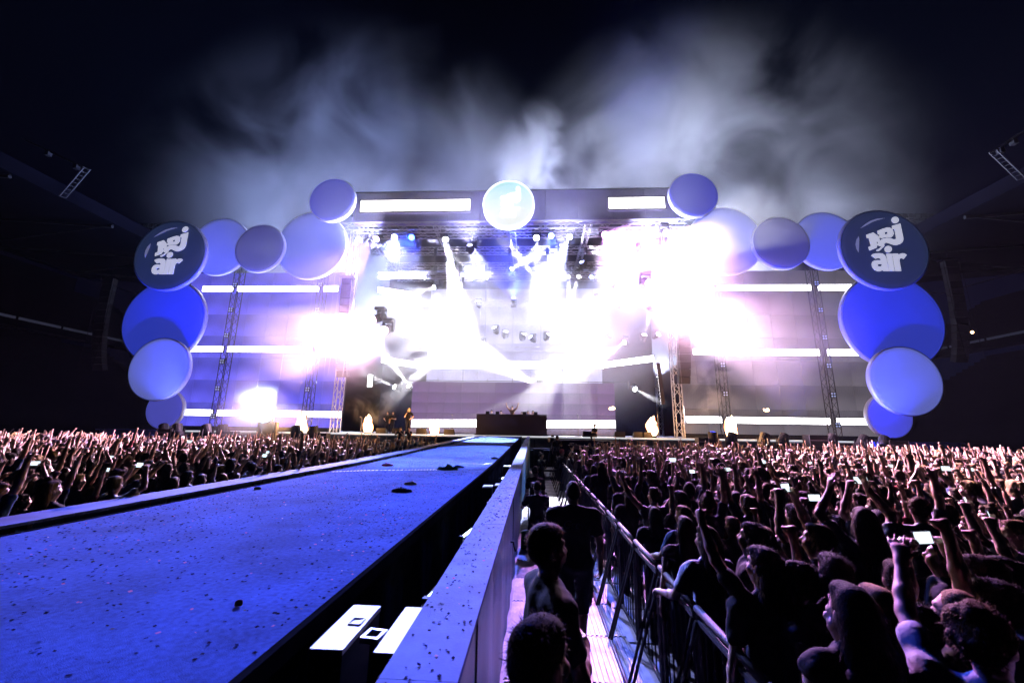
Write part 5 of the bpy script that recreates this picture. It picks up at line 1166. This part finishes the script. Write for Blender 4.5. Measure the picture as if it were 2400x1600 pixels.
# ------------------------------------------------------------------ smoke and haze
def smoke(name, lo, hi, dens, scale, thr, label, aniso=.25, colr=(1, 1, 1), stretch=(1, 1, 1), edge=1.0, seed=0., step=1.0, width=.18, detail=3):
    lo, hi = Vector(lo), Vector(hi); c = (lo + hi) / 2; b = MB(); b.sphere((0, 0, 0), tuple((hi - lo) / 2), 20, 12)
    m = bpy.data.materials.new(name); m.use_nodes = True; nt = m.node_tree; nt.nodes.clear(); N = nt.nodes
    out = N.new('ShaderNodeOutputMaterial'); pv = N.new('ShaderNodeVolumePrincipled'); nt.links.new(pv.outputs[0], out.inputs['Volume'])
    pv.inputs['Color'].default_value = (*colr, 1); pv.inputs['Anisotropy'].default_value = aniso; pv.inputs['Blackbody Intensity'].default_value = 0
    tc = N.new('ShaderNodeTexCoord'); mp = N.new('ShaderNodeMapping'); mp.inputs['Scale'].default_value = stretch; mp.inputs['Location'].default_value = (seed, seed * 1.7, 0); nt.links.new(tc.outputs['Object'], mp.inputs[0])
    no = N.new('ShaderNodeTexNoise'); no.inputs['Scale'].default_value = scale; no.inputs['Detail'].default_value = detail; no.inputs['Roughness'].default_value = .55; no.inputs['Distortion'].default_value = .6; nt.links.new(mp.outputs[0], no.inputs['Vector'])
    mr = N.new('ShaderNodeMapRange'); mr.interpolation_type = 'SMOOTHSTEP'; mr.inputs['From Min'].default_value = thr; mr.inputs['From Max'].default_value = thr + width; mr.inputs['To Max'].default_value = dens; nt.links.new(no.outputs['Fac'], mr.inputs['Value'])
    dv = N.new('ShaderNodeVectorMath'); dv.operation = 'DIVIDE'; dv.inputs[1].default_value = (hi - lo) / 2; nt.links.new(tc.outputs['Object'], dv.inputs[0])
    ln = N.new('ShaderNodeVectorMath'); ln.operation = 'LENGTH'; nt.links.new(dv.outputs[0], ln.inputs[0])
    fo = N.new('ShaderNodeMapRange'); fo.interpolation_type = 'SMOOTHSTEP'; fo.inputs['From Min'].default_value = .97; fo.inputs['From Max'].default_value = .97 - edge; nt.links.new(ln.outputs['Value'], fo.inputs['Value'])
    mu = N.new('ShaderNodeMath'); mu.operation = 'MULTIPLY'; nt.links.new(mr.outputs[0], mu.inputs[0]); nt.links.new(fo.outputs[0], mu.inputs[1]); nt.links.new(mu.outputs[0], pv.inputs['Density'])
    m.cycles.volume_step_rate = step; m.cycles.volume_sampling = 'MULTIPLE_IMPORTANCE'
    o = b.build('smoke', m, None, True, c); tag(o, label, 'smoke', kind='stuff'); return o
smoke('sky smoke left', (-64, 37, 4), (8, 66, 66), .036, .075, .38, 'broad pale smoke drifting up over the left discs', seed=3, edge=.95, width=.3, detail=6)
smoke('sky smoke right', (-8, 37, 4), (60, 66, 66), .038, .08, .38, 'broad pale smoke drifting up over the right discs', seed=11, edge=.95, width=.3, detail=6)
smoke('plume', (-8, 38, 15), (11, 56, 46), .12, .16, .47, 'grey smoke plume rising behind the round sign', stretch=(1, 1, .7), seed=5, edge=.6)
smoke('stage smoke', (-20, 29.8, 0.0), (16.5, 46.5, 23), .06, .12, .36, 'thick bright smoke filling the stage', seed=2, edge=.5)  # real smoke, thickened to carry the lens glow as well
smoke('right wing smoke', (6, 28.5, 2.4), (29, 34.8, 19), .065, .14, .30, 'pale smoke hanging before the right video wall', seed=7, edge=.8, width=.38)
smoke('left low smoke', (-27, 29.4, 1.6), (-11, 34.6, 8.6), .10, .25, .45, 'low smoke bank rolling before the left video wall', stretch=(.6, 1, 1), seed=9, edge=.7)
gp = at(627 * k_, 1010 * k_, 30.6); smoke('lamp glow smoke', (gp.x - 3.4, 26.6, .3), (gp.x + 3.4, 31.8, 6.0), .16, .3, .25, 'added smoke standing in for lens glow around the dazzling lamp', seed=31, edge=.95)  # smoke added in place of lens bloom round the glare lamp
smoke('left flame smoke', (at(845, 980, 32).x - 2.2, 30.6, 2.2), (at(845, 980, 32).x + 2.4, 33.8, 6.4), .22, .5, .42, 'small puff of smoke over the left flame jet', seed=41, edge=.9)
smoke('flame smoke', (11.6, 31.7, 2.3), (16.6, 34.4, 10.5), .35, .5, .45, 'puff of smoke rising beside the right flame jet', seed=13, edge=.8)
smoke('left wing smoke', (-25, 28.5, 2.4), (-8, 34.8, 18), .05, .14, .30, 'pale smoke hanging before the left corner of the stage opening', seed=17, edge=.8, width=.38)
smoke('front smoke', (-34, 24.5, 1.6), (30, 35, 30), .026, .1, .3, 'added thin smoke before the stage opening in place of lens bloom', seed=23, edge=.7)  # smoke added to veil header and discs like lens bloom
hz = MB(); hz.box((0, 25, 28), (190, 180, 58.6)); hm_ = bpy.data.materials.new('haze'); hm_.use_nodes = True; nt = hm_.node_tree; nt.nodes.clear()
out = nt.nodes.new('ShaderNodeOutputMaterial'); pv = nt.nodes.new('ShaderNodeVolumePrincipled'); nt.links.new(pv.outputs[0], out.inputs['Volume'])
pv.inputs['Color'].default_value = (.55, .7, 1, 1); pv.inputs['Density'].default_value = .00007; pv.inputs['Anisotropy'].default_value = .25
o = hz.build('haze', hm_); tag(o, 'thin haze filling the arena air', 'haze', kind='stuff')
